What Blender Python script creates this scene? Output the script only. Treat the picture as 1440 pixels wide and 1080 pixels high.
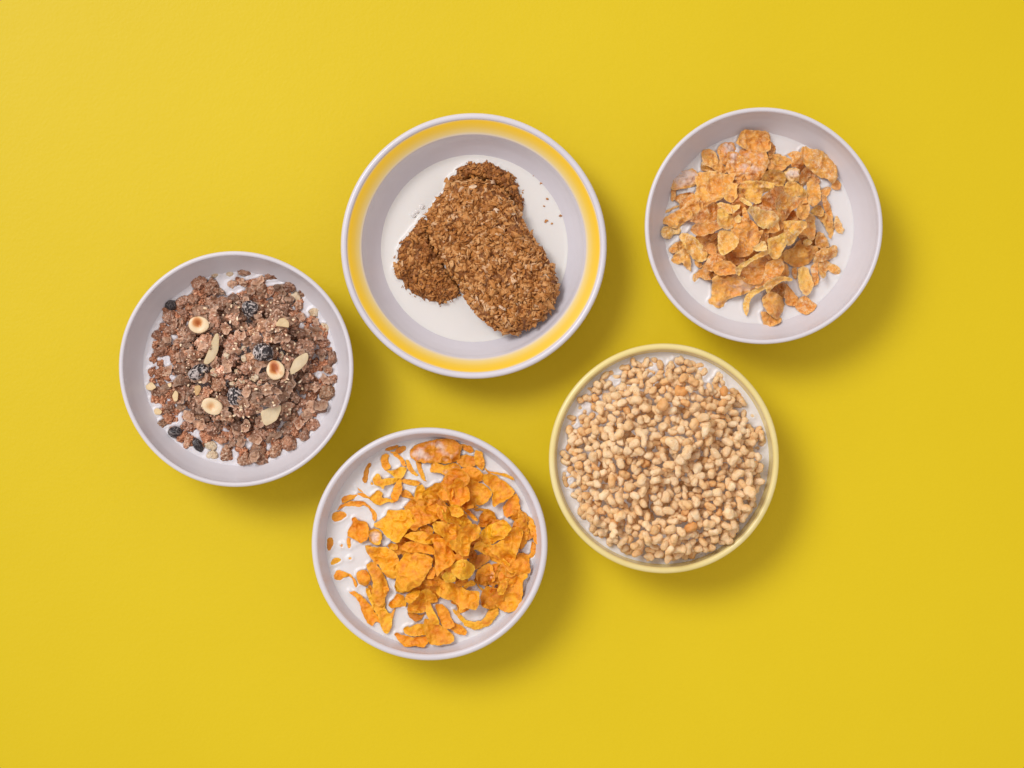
import bpy, bmesh, math, random
import numpy as np
from mathutils import Vector
from mathutils.geometry import delaunay_2d_cdt

for o in list(bpy.data.objects):
    bpy.data.objects.remove(o)
scene = bpy.context.scene
COL = scene.collection

# ------------------------------------------------------------------ camera
CAM_H = 1.45                      # metres above the table top
K = 0.48e-3 / 1.395               # picture step of the 1440 px wide photograph per metre of distance
cam_d = bpy.data.cameras.new("camera")
cam_d.sensor_width = 36.0
cam_d.lens = 36.0 / (1440 * K)
cam_d.clip_start = 0.05
cam_d.clip_end = 50
cam = bpy.data.objects.new("camera", cam_d)
COL.objects.link(cam)
cam.location = (0, 0, CAM_H)
cam.rotation_euler = (0, 0, 0)
scene.camera = cam

# ------------------------------------------------------------------ light (studio: one big soft lamp, a second weak one, grey room light)
world = bpy.data.worlds.new("World")
scene.world = world
world.use_nodes = True
bg = world.node_tree.nodes["Background"]
bg.inputs[0].default_value = (1.0, 0.89, 0.86, 1)
bg.inputs[1].default_value = 0.65


def area(name, loc, size, power, color):
    d = bpy.data.lights.new(name, 'AREA')
    d.shape = 'DISK'
    d.size = size
    d.energy = power
    d.color = color
    o = bpy.data.objects.new(name, d)
    COL.objects.link(o)
    o.location = loc
    o.rotation_euler = (Vector((0.04, -0.03, 0)) - Vector(loc)).to_track_quat('-Z', 'Y').to_euler()
    return o


area("softbox_lamp", (-1.49, 1.28, 2.90), 1.7, 5.5, (1.0, 0.985, 0.985)).data.spread = math.radians(38)

scene.view_settings.view_transform = 'Standard'
scene.view_settings.look = 'None'
scene.view_settings.exposure = 0.0
scene.view_settings.gamma = 1.0
scene.cycles.max_bounces = 8
scene.cycles.diffuse_bounces = 5
scene.cycles.use_denoising = True

# ------------------------------------------------------------------ helpers
rng = np.random.default_rng(7)


def W(px, py, z):
    """photograph pixel -> table coordinates at height z"""
    return (px - 720.0) * K * (CAM_H - z), -(py - 540.0) * K * (CAM_H - z)


def tag(o, label=None, cat=None, group=None, kind=None):
    if label: o['label'] = label
    if cat: o['category'] = cat
    if group: o['group'] = group
    if kind: o['kind'] = kind
    return o


def mesh_np(name, V, F, smooth=True, attrs=None):
    """V (n,3), F (m,3|4)"""
    V = np.asarray(V, np.float32); F = np.asarray(F, np.int32)
    me = bpy.data.meshes.new(name)
    n, m, k = len(V), len(F), F.shape[1]
    me.vertices.add(n)
    me.vertices.foreach_set('co', V.ravel())
    me.loops.add(m * k)
    me.loops.foreach_set('vertex_index', F.ravel())
    me.polygons.add(m)
    me.polygons.foreach_set('loop_start', np.arange(0, m * k, k, dtype=np.int32))
    me.polygons.foreach_set('loop_total', np.full(m, k, np.int32))
    if smooth:
        me.polygons.foreach_set('use_smooth', np.ones(m, bool))
    me.update(calc_edges=True)
    for an, av in (attrs or {}).items():
        a = me.attributes.new(an, 'FLOAT', 'POINT')
        a.data.foreach_set('value', np.asarray(av, np.float32))
    return me


def link(name, me, mat, parent=None, loc=(0, 0, 0)):
    o = bpy.data.objects.new(name, me)
    if mat and not me.materials:
        me.materials.append(mat)
    COL.objects.link(o)
    o.location = loc
    if parent: o.parent = parent
    return o


def empty(name, loc):
    o = bpy.data.objects.new(name, None)
    o.empty_display_size = 0.01
    COL.objects.link(o)
    o.location = loc
    return o


def _hash(ix, iy, iz, seed):
    M = np.uint32(0xffffffff)
    h = (ix.astype(np.int64) * 374761393 + iy.astype(np.int64) * 668265263 + iz.astype(np.int64) * 2147483647 + seed * 1274126177) & 0xffffffff
    h = h.astype(np.uint64)
    h = ((h ^ (h >> np.uint64(13))) * np.uint64(1274126177)) & np.uint64(0xffffffff)
    h = ((h ^ (h >> np.uint64(16))) * np.uint64(2246822519)) & np.uint64(0xffffffff)
    h = h ^ (h >> np.uint64(15))
    return h.astype(np.float64) / 4294967295.0 * 2 - 1


def vnoise(p, seed=0):
    p = np.asarray(p, float)
    i = np.floor(p).astype(np.int64); f = p - i
    f = f * f * f * (f * (f * 6 - 15) + 10)
    r = 0
    for dx in (0, 1):
        wx = f[:, 0] if dx else 1 - f[:, 0]
        for dy in (0, 1):
            wy = f[:, 1] if dy else 1 - f[:, 1]
            for dz in (0, 1):
                wz = f[:, 2] if dz else 1 - f[:, 2]
                r = r + wx * wy * wz * _hash(i[:, 0] + dx, i[:, 1] + dy, i[:, 2] + dz, seed)
    return r


def n2(u, v, scale, seed):
    return vnoise(np.stack([u / scale, v / scale, np.full_like(u, seed * 0.37 + 0.5)], 1), seed)


def ico(sub):
    bm = bmesh.new()
    bmesh.ops.create_icosphere(bm, subdivisions=sub, radius=1)
    bm.verts.index_update()
    V = np.array([v.co[:] for v in bm.verts]); F = np.array([[v.index for v in f.verts] for f in bm.faces])
    bm.free()
    return V / np.linalg.norm(V, axis=1)[:, None], F


ICO = {s: ico(s) for s in (2, 3, 4, 5)}


def rot_z(V, a):
    c, s = math.cos(a), math.sin(a)
    return np.stack([V[:, 0] * c - V[:, 1] * s, V[:, 0] * s + V[:, 1] * c, V[:, 2]], 1)


def rand_rot(r, tilt=1.0):
    """random rotation matrix; tilt < 1 keeps the long axis near the horizontal"""
    a, b, c = r.uniform(0, 2 * math.pi), r.normal(0, 0.5) * tilt, r.uniform(0, 2 * math.pi)
    Rz = np.array([[math.cos(a), -math.sin(a), 0], [math.sin(a), math.cos(a), 0], [0, 0, 1]])
    Ry = np.array([[math.cos(b), 0, math.sin(b)], [0, 1, 0], [-math.sin(b), 0, math.cos(b)]])
    Rx = np.array([[1, 0, 0], [0, math.cos(c), -math.sin(c)], [0, math.sin(c), math.cos(c)]])
    return Rz @ Ry @ Rx


# ------------------------------------------------------------------ materials
class NT:
    def __init__(self, name):
        self.m = bpy.data.materials.new(name)
        self.m.use_nodes = True
        self.t = self.m.node_tree
        self.n = self.t.nodes
        self.b = self.n['Principled BSDF']

    def add(self, typ, **kw):
        nd = self.n.new(typ)
        for k, v in kw.items():
            if k.startswith('i_'):
                key = k[2:].replace('_', ' ')
                nd.inputs[int(key) if key.isdigit() else key].default_value = v
            else:
                setattr(nd, k, v)
        return nd

    def l(self, a, b):
        self.t.links.new(a, b)

    def mix(self, f, a, b, blend='MIX'):
        nd = self.n.new('ShaderNodeMix')
        nd.data_type = 'RGBA'; nd.blend_type = blend
        for sock, val in ((nd.inputs[0], f), (nd.inputs[6], a), (nd.inputs[7], b)):
            if hasattr(val, 'is_output'): self.l(val, sock)
            elif isinstance(val, (tuple, list)): sock.default_value = (*val[:3], 1)
            else: sock.default_value = val
        return nd.outputs[2]

    def ramp(self, f, stops):
        nd = self.n.new('ShaderNodeValToRGB')
        el = nd.color_ramp.elements
        while len(el) < len(stops): el.new(0.5)
        for e, (p, c) in zip(el, stops):
            e.position = p
            e.color = (*c, 1) if isinstance(c, (tuple, list)) else (c, c, c, 1)
        self.l(f, nd.inputs[0])
        return nd.outputs[0]

    def math(self, op, a, b=0.0, clamp=False):
        nd = self.n.new('ShaderNodeMath'); nd.operation = op; nd.use_clamp = clamp
        for sock, val in zip(nd.inputs, (a, b)):
            if hasattr(val, 'is_output'): self.l(val, sock)
            else: sock.default_value = val
        return nd.outputs[0]

    def coord(self):
        """object coordinates, shifted by each object's own random number"""
        tc = self.add('ShaderNodeTexCoord'); oi = self.add('ShaderNodeObjectInfo')
        self.oi = oi
        sh = self.add('ShaderNodeVectorMath', operation='ADD')
        mul = self.math('MULTIPLY', oi.outputs['Random'], 3.0)
        self.l(tc.outputs['Object'], sh.inputs[0]); self.l(mul, sh.inputs[1])
        self.c = sh.outputs[0]
        return self.c

    def noise(self, scale, detail=3, rough=0.55, out='Fac'):
        nd = self.add('ShaderNodeTexNoise', i_Scale=scale, i_Detail=detail, i_Roughness=rough)
        self.l(self.c, nd.inputs['Vector'])
        return nd.outputs[out]

    def voro(self, scale, feature='F1', out='Distance'):
        nd = self.add('ShaderNodeTexVoronoi', feature=feature, i_Scale=scale)
        self.l(self.c, nd.inputs['Vector'])
        return nd.outputs[out]

    def attr(self, name):
        nd = self.add('ShaderNodeAttribute', attribute_name=name)
        return nd.outputs['Fac']

    def bump(self, h, strength=0.5, dist=0.001, prev=None):
        nd = self.add('ShaderNodeBump', i_Strength=strength, i_Distance=dist)
        self.l(h, nd.inputs['Height'])
        if prev: self.l(prev, nd.inputs['Normal'])
        return nd.outputs[0]

    def done(self, color=None, normal=None, rough=0.5, spec=0.5, sss=0.0, rad=(1, .5, .2), scale=0.001, coat=0.0):
        b = self.b
        if color is not None:
            if hasattr(color, 'is_output'): self.l(color, b.inputs['Base Color'])
            else: b.inputs['Base Color'].default_value = (*color, 1)
        if normal is not None: self.l(normal, b.inputs['Normal'])
        if hasattr(rough, 'is_output'): self.l(rough, b.inputs['Roughness'])
        else: b.inputs['Roughness'].default_value = rough
        b.inputs['Specular IOR Level'].default_value = spec
        b.inputs['Coat Weight'].default_value = coat
        b.inputs['Coat Roughness'].default_value = 0.15
        if sss:
            b.inputs['Subsurface Weight'].default_value = sss
            b.inputs['Subsurface Radius'].default_value = rad
            b.inputs['Subsurface Scale'].default_value = scale
        return self.m


def mat_table():
    t = NT('yellow_paper'); t.coord()
    c = t.mix(t.math('MULTIPLY', t.noise(9, 4), 1.0), (0.69, 0.522, 0.003), (0.72, 0.552, 0.006))
    n = t.bump(t.noise(420, 4, 0.65), 0.16, 0.0008)
    n = t.bump(t.noise(70, 2, 0.5), 0.05, 0.002, n)
    return t.done(c, n, rough=0.425, spec=0.27)


def mat_ceramic(name, col, col2, rough=0.34):
    t = NT(name); t.coord()
    c = t.mix(t.ramp(t.noise(26, 4, 0.6), [(0.35, 0.0), (0.7, 1.0)]), col, col2)
    speck = t.ramp(t.noise(600, 2, 0.5), [(0.70, 0.0), (0.76, 1.0)])
    c = t.mix(t.math('MULTIPLY', speck, 0.10), c, (0.45, 0.36, 0.33))
    # shallow throwing rings
    tc = t.add('ShaderNodeTexCoord'); sp = t.add('ShaderNodeSeparateXYZ'); t.l(tc.outputs['Object'], sp.inputs[0])
    zz = t.math('MULTIPLY', sp.outputs[2], 900.0)
    w = t.math('SINE', t.math('ADD', zz, t.math('MULTIPLY', t.noise(14, 2), 6.0)))
    n = t.bump(w, 0.045, 0.001)
    n = t.bump(t.noise(60, 3), 0.05, 0.002, n)
    return t.done(c, n, rough=rough, spec=0.45, sss=0.06, rad=(1, .8, .7), scale=0.002)


def mat_band():
    """airbrushed yellow glaze on a flared rim, paler towards the inner ridge"""
    t = NT('yellow_band_glaze'); t.coord()
    tc = t.add('ShaderNodeTexCoord'); sp = t.add('ShaderNodeSeparateXYZ'); t.l(tc.outputs['Object'], sp.inputs[0])
    r = t.math('SQRT', t.math('ADD', t.math('POWER', sp.outputs[0], 2.0), t.math('POWER', sp.outputs[1], 2.0)))
    r = t.math('ADD', r, t.math('MULTIPLY', t.math('SUBTRACT', t.noise(18, 2), 0.5), 0.0016))
    r = t.math('MULTIPLY', r, 10.0)
    c = t.ramp(r, [(0.760, (0.66, 0.63, 0.66)), (0.783, (0.78, 0.60, 0.22)), (0.815, (0.80, 0.54, 0.06)), (0.846, (0.84, 0.52, 0.012)),
                   (0.857, (0.82, 0.55, 0.07)), (0.866, (0.66, 0.65, 0.71))])
    n = t.bump(t.noise(60, 3), 0.05, 0.002)
    return t.done(c, n, rough=0.3, spec=0.5)


def mat_milk(name, col):
    t = NT(name); t.coord()
    n = t.bump(t.noise(55, 2), 0.04, 0.002)
    return t.done(col, n, rough=0.33, spec=0.38, sss=0.35, rad=(1, .85, .7), scale=0.0022)


MILK = (0.755, 0.74, 0.735)


def flake_mat(name, lo, hi, toast, pale, frost=0.0, rough=0.30, rough_hi=0.52, spec=0.5):
    t = NT(name); t.coord()
    big = t.noise(110, 3, 0.6); fine = t.noise(330, 4, 0.65)
    c = t.mix(t.ramp(big, [(0.32, 0.0), (0.68, 1.0)]), lo, hi)
    c = t.mix(t.math('MULTIPLY', t.ramp(t.noise(170, 4, 0.6), [(0.48, 0.0), (0.68, 1.0)]), 0.8), c, toast)
    c = t.mix(t.math('MULTIPLY', t.ramp(fine, [(0.45, 0.0), (0.75, 1.0)]), 0.35), c, pale)
    ed = t.attr('edge')          # 0 in the middle, 1 at the broken edge
    c = t.mix(t.math('MULTIPLY', ed, 0.45), c, pale)
    oc = t.oi.outputs['Color']
    c = t.mix(1.0, c, oc, 'MULTIPLY')
    if frost:
        f1 = t.ramp(t.noise(260, 6, 0.8), [(0.49, 0.0), (0.63, 1.0)])
        f2 = t.ramp(t.voro(560), [(0.15, 1.0), (0.40, 0.0)])
        f = t.math('MULTIPLY', t.math('MAXIMUM', t.math('MULTIPLY', f1, 0.8), t.math('MULTIPLY', f2, t.math('MULTIPLY', big, 1.1))), t.math('MULTIPLY', t.math('ADD', t.oi.outputs['Random'], 0.35), frost), True)
        c = t.mix(f, c, (0.93, 0.76, 0.49))
    # milk that wets and pools on some flakes
    pool = t.math('MULTIPLY', t.oi.outputs['Alpha'], 1.0)
    wet = t.math('SUBTRACT', t.math('ADD', t.noise(95, 2, 0.5), pool), t.math('ADD', t.math('MULTIPLY', ed, 0.30), 0.90))
    wet = t.math('MULTIPLY', wet, 5.0, True)
    c = t.mix(t.math('MULTIPLY', wet, 0.85), c, (0.82, 0.68, 0.62))
    v = t.voro(340, 'SMOOTH_F1')
    n = t.bump(v, 0.65, 0.0016)
    n = t.bump(t.noise(620, 4, 0.7), 0.7, 0.0011, n)
    return t.done(c, n, rough=t.ramp(fine, [(0.3, rough), (0.7, rough_hi)]), spec=spec, sss=0.07, rad=(1, .45, .12), scale=0.0012)


def cluster_mat(name, lo, hi, dust, rough=0.6):
    t = NT(name); t.coord()
    c = t.mix(t.ramp(t.noise(200, 4, 0.65), [(0.36, 0.0), (0.64, 1.0)]), lo, hi)
    c = t.mix(t.math('MULTIPLY', t.ramp(t.noise(520, 5, 0.75), [(0.50, 0.0), (0.62, 1.0)]), 0.8), c, dust)
    c = t.mix(1.0, c, t.oi.outputs['Color'], 'MULTIPLY')
    n = t.bump(t.voro(480, 'SMOOTH_F1'), 0.9, 0.0016)
    n = t.bump(t.noise(1100, 5, 0.75), 0.8, 0.0010, n)
    return t.done(c, n, rough=rough, spec=0.35, sss=0.08, rad=(1, .5, .3), scale=0.001)


def mat_rice():
    t = NT('puffed_rice'); t.coord()
    c = t.mix(t.ramp(t.noise(160, 3, 0.6), [(0.3, 0.0), (0.7, 1.0)]), (0.85, 0.525, 0.23), (0.93, 0.73, 0.47))
    c = t.mix(t.math('MULTIPLY', t.ramp(t.noise(420, 4, 0.7), [(0.55, 0.0), (0.78, 1.0)]), 0.55), c, (0.56, 0.25, 0.06))
    pore = t.ramp(t.voro(520), [(0.07, 1.0), (0.15, 0.0)])
    c = t.mix(t.math('MULTIPLY', pore, t.math('MULTIPLY', t.noise(120, 1), 0.9)), c, (0.27, 0.10, 0.03))
    rv = t.ramp(t.attr('shade'), [(0.0, (1.07, 1.12, 1.2)), (0.45, (1.0, 1.0, 1.0)), (0.8, (0.97, 0.86, 0.7)), (1.0, (0.9, 0.62, 0.36))])
    c = t.mix(1.0, c, rv, 'MULTIPLY')
    c = t.mix(1.0, c, t.oi.outputs['Color'], 'MULTIPLY')
    n = t.bump(t.noise(340, 5, 0.7), 0.75, 0.0016)
    n = t.bump(pore, -0.4, 0.0006, n)
    return t.done(c, n, rough=0.55, spec=0.35, sss=0.16, rad=(1, .6, .3), scale=0.0016)


def mat_bran():
    t = NT('wheat_bran'); t.coord()
    r = t.attr('shade')
    c = t.ramp(r, [(0.0, (0.10, 0.032, 0.008)), (0.25, (0.29, 0.095, 0.018)), (0.55, (0.55, 0.225, 0.050)), (0.8, (0.72, 0.39, 0.15)), (1.0, (0.84, 0.64, 0.46))])
    c = t.mix(t.ramp(t.noise(420, 4, 0.7), [(0.40, 0.0), (0.75, 0.5)]), c, (0.42, 0.16, 0.035))
    tc = t.add('ShaderNodeTexCoord')
    c = t.mix(t.math('MULTIPLY', t.ramp(t.noise(560, 3, 0.7), [(0.55, 0.0), (0.70, 1.0)]), 0.5), c, (0.66, 0.42, 0.20))
    n = t.bump(t.noise(1000, 4, 0.7), 0.5, 0.0007)
    return t.done(c, n, rough=0.55, spec=0.35, sss=0.08, rad=(1, .5, .2), scale=0.001)


def mat_nut():
    t = NT('hazelnut_flesh'); t.coord()
    c = t.mix(t.noise(150, 3), (0.80, 0.60, 0.36), (0.84, 0.70, 0.47))
    ts = t.math('ADD', t.attr('toast'), t.math('MULTIPLY', t.math('SUBTRACT', t.noise(200, 3), 0.5), 0.35))
    c = t.mix(t.ramp(ts, [(0.25, 0.0), (0.6, 0.8), (0.95, 1.0)]), c, t.ramp(ts, [(0.3, (0.74, 0.36, 0.08)), (0.65, (0.60, 0.19, 0.02)), (1.0, (0.38, 0.09, 0.012))]))
    n = t.bump(t.noise(500, 3), 0.25, 0.0006)
    return t.done(c, n, rough=0.38, spec=0.45, sss=0.15, rad=(1, .7, .4), scale=0.001)


def mat_almond():
    t = NT('almond_flesh'); t.coord()
    c = t.mix(t.noise(180, 3), (0.74, 0.60, 0.36), (0.82, 0.71, 0.50))
    c = t.mix(t.math('MULTIPLY', t.attr('edge'), 0.35), c, (0.66, 0.46, 0.22))
    c = t.mix(1.0, c, t.oi.outputs['Color'], 'MULTIPLY')
    n = t.bump(t.noise(500, 3), 0.2, 0.0006)
    return t.done(c, n, rough=0.5, spec=0.4, sss=0.15, rad=(1, .8, .5), scale=0.001)


def mat_raisin():
    t = NT('raisin_skin'); t.coord()
    rg = t.attr('ridge')
    k = t.math('MULTIPLY', t.ramp(t.math('ADD', rg, t.math('MULTIPLY', t.math('SUBTRACT', t.noise(420, 4, 0.7), 0.5), 0.35)), [(0.70, 0.0), (0.86, 1.0)]), t.oi.outputs['Alpha'])
    c = t.mix(k, (0.018, 0.012, 0.014), (0.60, 0.53, 0.50))
    n = t.bump(t.noise(600, 3), 0.35, 0.0007)
    return t.done(c, n, rough=0.34, spec=0.5)


def mat_bubble():
    t = NT('bubble_film')
    t.b.inputs['Transmission Weight'].default_value = 0.45
    t.b.inputs['IOR'].default_value = 1.1
    return t.done((0.95, 0.93, 0.92), rough=0.05, spec=0.6)


M = dict(
    table=mat_table(),
    white=mat_ceramic('off_white_glaze', (0.65, 0.63, 0.665), (0.685, 0.665, 0.70)),
    lilac=mat_ceramic('cool_white_glaze', (0.65, 0.63, 0.68), (0.685, 0.665, 0.715), 0.25),
    butter=mat_ceramic('butter_yellow_glaze', (0.77, 0.65, 0.26), (0.81, 0.71, 0.36), 0.25),
    clay=mat_ceramic('bare_clay', (0.55, 0.44, 0.36), (0.6, 0.5, 0.42), 0.8),
    band=mat_band(),
    milk=mat_milk('milk_white', MILK),
    milk_warm=mat_milk('milk_cream', (0.745, 0.73, 0.70)),
    milk_cool=mat_milk('milk_with_cocoa', (0.74, 0.72, 0.745)),
    corn=flake_mat('corn_flake', (0.90, 0.29, 0.004), (0.96, 0.45, 0.012), (0.68, 0.165, 0.004), (0.98, 0.58, 0.06)),
    frost=flake_mat('frosted_flake', (0.80, 0.29, 0.026), (0.91, 0.47, 0.08), (0.46, 0.12, 0.014), (0.95, 0.66, 0.28), frost=0.72, rough=0.38, rough_hi=0.62),
    choco=cluster_mat('chocolate_cereal', (0.200, 0.086, 0.047), (0.46, 0.238, 0.145), (0.72, 0.55, 0.43)),
    chocoflake=flake_mat('chocolate_flake', (0.35, 0.172, 0.096), (0.56, 0.335, 0.205), (0.18, 0.075, 0.040), (0.78, 0.60, 0.47), rough=0.55, rough_hi=0.75),
    oat=cluster_mat('oat_flake', (0.66, 0.48, 0.29), (0.78, 0.64, 0.45), (0.84, 0.74, 0.60)),
    rice=mat_rice(), bran=mat_bran(), nut=mat_nut(), almond=mat_almond(), raisin=mat_raisin(), bubble=mat_bubble(),
)

# ------------------------------------------------------------------ table
gv = np.array([(-3, -3, 0), (3, -3, 0), (3, 3, 0), (-3, 3, 0)], float)
o = link('tabletop', mesh_np('tabletop', gv, np.array([[0, 1, 2, 3]]), smooth=False), M['table'])
tag(o, 'smooth yellow paper surface under the five bowls', None, None, 'structure')


# ------------------------------------------------------------------ bowls
def lathe(name, prof, mat, parent, wob, seg=192):
    """prof: list of (r, z); open profile swept round the axis"""
    prof = np.array(prof, float)
    th = np.linspace(0, 2 * math.pi, seg, endpoint=False)
    ph = wob[2]
    f = 1 + wob[0] * np.cos(2 * th + ph) + wob[1] * np.cos(3 * th + 2.1 * ph) + 0.35 * wob[1] * np.cos(5 * th - ph)
    dz = wob[3] * np.cos(2 * th + 1.3 * ph)
    zmax = 0.055
    V = np.empty((len(prof), seg, 3))
    V[:, :, 0] = prof[:, 0][:, None] * (f * np.cos(th))[None]
    V[:, :, 1] = prof[:, 0][:, None] * (f * np.sin(th))[None]
    V[:, :, 2] = prof[:, 1][:, None] + (prof[:, 1] / zmax)[:, None] * dz[None]
    i = np.arange(len(prof) - 1)[:, None]; j = np.arange(seg)[None]; j2 = (j + 1) % seg
    F = np.stack([i * seg + j, i * seg + j2, (i + 1) * seg + j2, (i + 1) * seg + j], -1).reshape(-1, 4)
    return link(name, mesh_np(name, V.reshape(-1, 3), F), mat, parent)


def arc(cx, cz, r, a0, a1, n=9):
    return [(cx + r * math.cos(a), cz + r * math.sin(a)) for a in np.linspace(a0, a1, n)]


class Bowl:
    pass


def inner_profile(rin, zb, zr, q):
    t = np.linspace(0, 1, 40)
    r = rin * (1 - (1 - t) ** 2) ** (1 / q)
    return r, zb + (zr - zb) * t


def make_bowl(name, cx, cy, rpx, zr, q, lip_px, milk_px, label, wob, mat, rim_mat=None, flare=0.0):
    B = Bowl()
    B.c = np.array(W(cx, cy, zr)); B.zr = zr
    R = rpx * K * (CAM_H - zr)
    lip = lip_px * K * (CAM_H - zr)
    root = empty(name, (B.c[0], B.c[1], 0))
    tag(root, label, 'bowl', 'cereal bowls on the yellow surface')
    rin = R - lip
    zb = 0.008
    zl = zr - lip / 2
    ri, zi = inner_profile(rin, zb, zl, q)
    # outside wall: the inner curve moved out, down to a foot
    ro, zo = inner_profile(R, 0.004, zl, q)
    keep = ro > 0.036
    outer = [(0.0, 0.0035), (0.036, 0.004)] + list(zip(ro[keep], zo[keep]))
    lipc = arc(R - lip / 2, zl, lip / 2, 0, math.pi, 13)[1:-1]
    inner = list(zip(ri[::-1], zi[::-1]))
    inner = [p for p in inner if p[0] > 0.0005] + [(0.0, zb)]
    if rim_mat is None:
        lathe('body', outer + lipc + inner, mat, root, wob)
    else:
        zc_o, zc_i = zl - 0.009, zl - 0.0130
        o_lo = [p for p in outer if p[1] <= zc_o]; o_hi = [p for p in outer if p[1] > zc_o]
        i_hi = [p for p in inner if p[1] > zc_i]; i_lo = [p for p in inner if p[1] <= zc_i]
        lathe('rim', [o_lo[-1]] + o_hi + lipc + i_hi + [i_lo[0]], rim_mat, root, wob)
        lathe('body', i_lo, mat, root, wob)
        lathe('outer_wall', o_lo, rim_mat, root, wob)
    lathe('foot_ring', [(0.031, 0.0), (0.0355, 0.0), (0.036, 0.004), (0.031, 0.0045), (0.031, 0.0)], M['clay'], root, wob)
    # milk height: where the inside wall has the radius seen in the photograph
    zm = zl - 0.015
    for _ in range(40):
        want = milk_px * K * (CAM_H - zm)
        zm = float(np.interp(want, ri, zi))
    B.zm = zm; B.rm = milk_px * K * (CAM_H - zm); B.wob = wob
    B.rin = lambda z: float(np.interp(z, zi, ri))
    B.root = root; B.R = R
    return B


def make_band_bowl():
    B = Bowl(); zr = 0.044
    cx, cy = 666, 345.7
    B.c = np.array(W(cx, cy, zr)); B.zr = zr
    s = K * (CAM_H - zr)
    R = 187.2 * s
    root = empty('cereal_bowl', (B.c[0], B.c[1], 0))
    tag(root, 'wide shallow white bowl with a yellow band, holding two wheat biscuits', 'bowl', 'cereal bowls on the yellow surface')
    lip = 0.0044
    zl = zr - lip / 2
    wob = (0.0006, 0.0008, 0.4, 0.0002)
    lipc = arc(R - lip / 2, zl, lip / 2, -0.2, math.pi * 0.93, 13)
    r_b0, r_b1 = R - lip * 0.98, 159.5 * s
    outer = [(0.0, 0.0035), (0.040, 0.004), (0.050, 0.007), (0.060, 0.012), (0.068, 0.0185), (0.0735, 0.026), (0.0775, 0.0325), (0.083, 0.037), (0.0868, 0.0398)]
    band = [(r_b0 + (r_b1 - r_b0) * t, zl + 0.0004 - 0.0052 * t ** 1.15) for t in np.linspace(0, 1, 12)]
    zb1 = band[-1][1]
    wall_r = np.array([1.0, .990, .978, .962, .935, .90, .865, .815, .75, .65, .5, .25, 0.0]) * (r_b1 - 0.0006)
    wall_z = zb1 - np.array([0.0007, .0024, .0052, .0084, .0122, .0160, .0192, .0228, .0260, .0282, .0291, .0294, .0295])
    wr = np.interp(np.linspace(0, 12, 73), np.arange(13), wall_r); wz = np.interp(np.linspace(0, 12, 73), np.arange(13), wall_z)
    kern = np.ones(7) / 7
    wr[3:-3] = np.convolve(wr, kern, 'valid'); wz[3:-3] = np.convolve(wz, kern, 'valid')
    lathe('body', outer + lipc, M['lilac'], root, wob)
    lathe('rim_band', [lipc[-1]] + band[1:] + [(r_b1 - 0.0003, zb1 - 0.00015), (wr[0], wz[0])], M['band'], root, wob)
    lathe('basin', list(zip(wr, wz)), M['lilac'], root, wob)
    lathe('foot_ring', [(0.035, 0.0), (0.0395, 0.0), (0.040, 0.004), (0.035, 0.0045), (0.035, 0.0)], M['clay'], root, wob)
    zm = 0.025
    for _ in range(40):
        want = 130.5 * K * (CAM_H - zm)
        zm = float(np.interp(want, wr[::-1], wz[::-1]))
    B.zm = zm; B.rm = 130.5 * K * (CAM_H - zm); B.wob = wob; B.R = R
    o = np.argsort(wz)
    B.rin = lambda z: float(np.interp(z, wz[o], wr[o]))
    B.root = root
    return B


BM = make_bowl('cereal_bowl', 331.5, 518.5, 165.5, 0.056, 1.62, 6.5, 135, 'hand-thrown white bowl holding chocolate muesli with nuts and raisins', (0.0035, 0.0035, 2.4, 0.0006), M['white'])
BW = make_band_bowl()
BF = make_bowl('cereal_bowl', 1073.5, 317.5, 167, 0.057, 1.7, 6.5, 132.5, 'hand-thrown white bowl holding pale sugar-frosted corn flakes', (0.002, 0.0035, 0.3, 0.0006), M['white'])
BC = make_bowl('cereal_bowl', 603.5, 765.5, 165, 0.056, 2.05, 9.0, 146, 'thick-rimmed deep white bowl holding plain golden corn flakes', (0.006, 0.0025, 0.2, 0.0006), M['white'])
BR = make_bowl('cereal_bowl', 934, 645, 162, 0.055, 2.1, 9.0, 148.5, 'bowl with a butter-yellow rim filled with puffed rice', (0.0008, 0.0012, 1.0, 0.0003), M['white'], M['butter'])


# ------------------------------------------------------------------ piling: a height map per bowl
class Pile:
    RES = 0.0007

    def __init__(self, B, floor):
        self.B = B
        self.n = int(2 * (B.rm + 0.012) / self.RES) + 1
        self.o = -(self.n - 1) / 2 * self.RES
        self.H = np.full((self.n, self.n), B.zm + floor)
        self.id = np.full((self.n, self.n), -1)
        self.items = []
        self.blockers = np.zeros((self.n, self.n))     # where things meet the milk
        ax = self.o + np.arange(self.n) * self.RES
        self.X, self.Y = np.meshgrid(ax, ax, indexing='ij')

    def ij(self, x, y):
        i = np.clip(((x - self.o) / self.RES), 0, self.n - 2.001); j = np.clip(((y - self.o) / self.RES), 0, self.n - 2.001)
        return i, j

    def at(self, x, y):
        i, j = self.ij(np.asarray(x, float), np.asarray(y, float))
        return self.H[np.round(i).astype(int), np.round(j).astype(int)]

    def put(self, x, y, ztop, zbot, idx):
        i, j = self.ij(x, y)
        i0, j0 = i.astype(int), j.astype(int)
        for di in (0, 1):
            for dj in (0, 1):
                a, b = i0 + di, j0 + dj
                # highest point per cell
                order = np.argsort(ztop)
                a, b, z = a[order], b[order], ztop[order]
                up = z > self.H[a, b]
                self.H[a[up], b[up]] = z[up]
                self.id[a[up], b[up]] = idx
        near = (ztop > self.B.zm - 0.0002) & (zbot < self.B.zm + 0.0011)
        self.blockers[i0[near], j0[near]] = 1

    def visible(self):
        ids, cnt = np.unique(self.id[self.id >= 0], return_counts=True)
        return dict(zip(ids.tolist(), cnt.tolist()))


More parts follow.
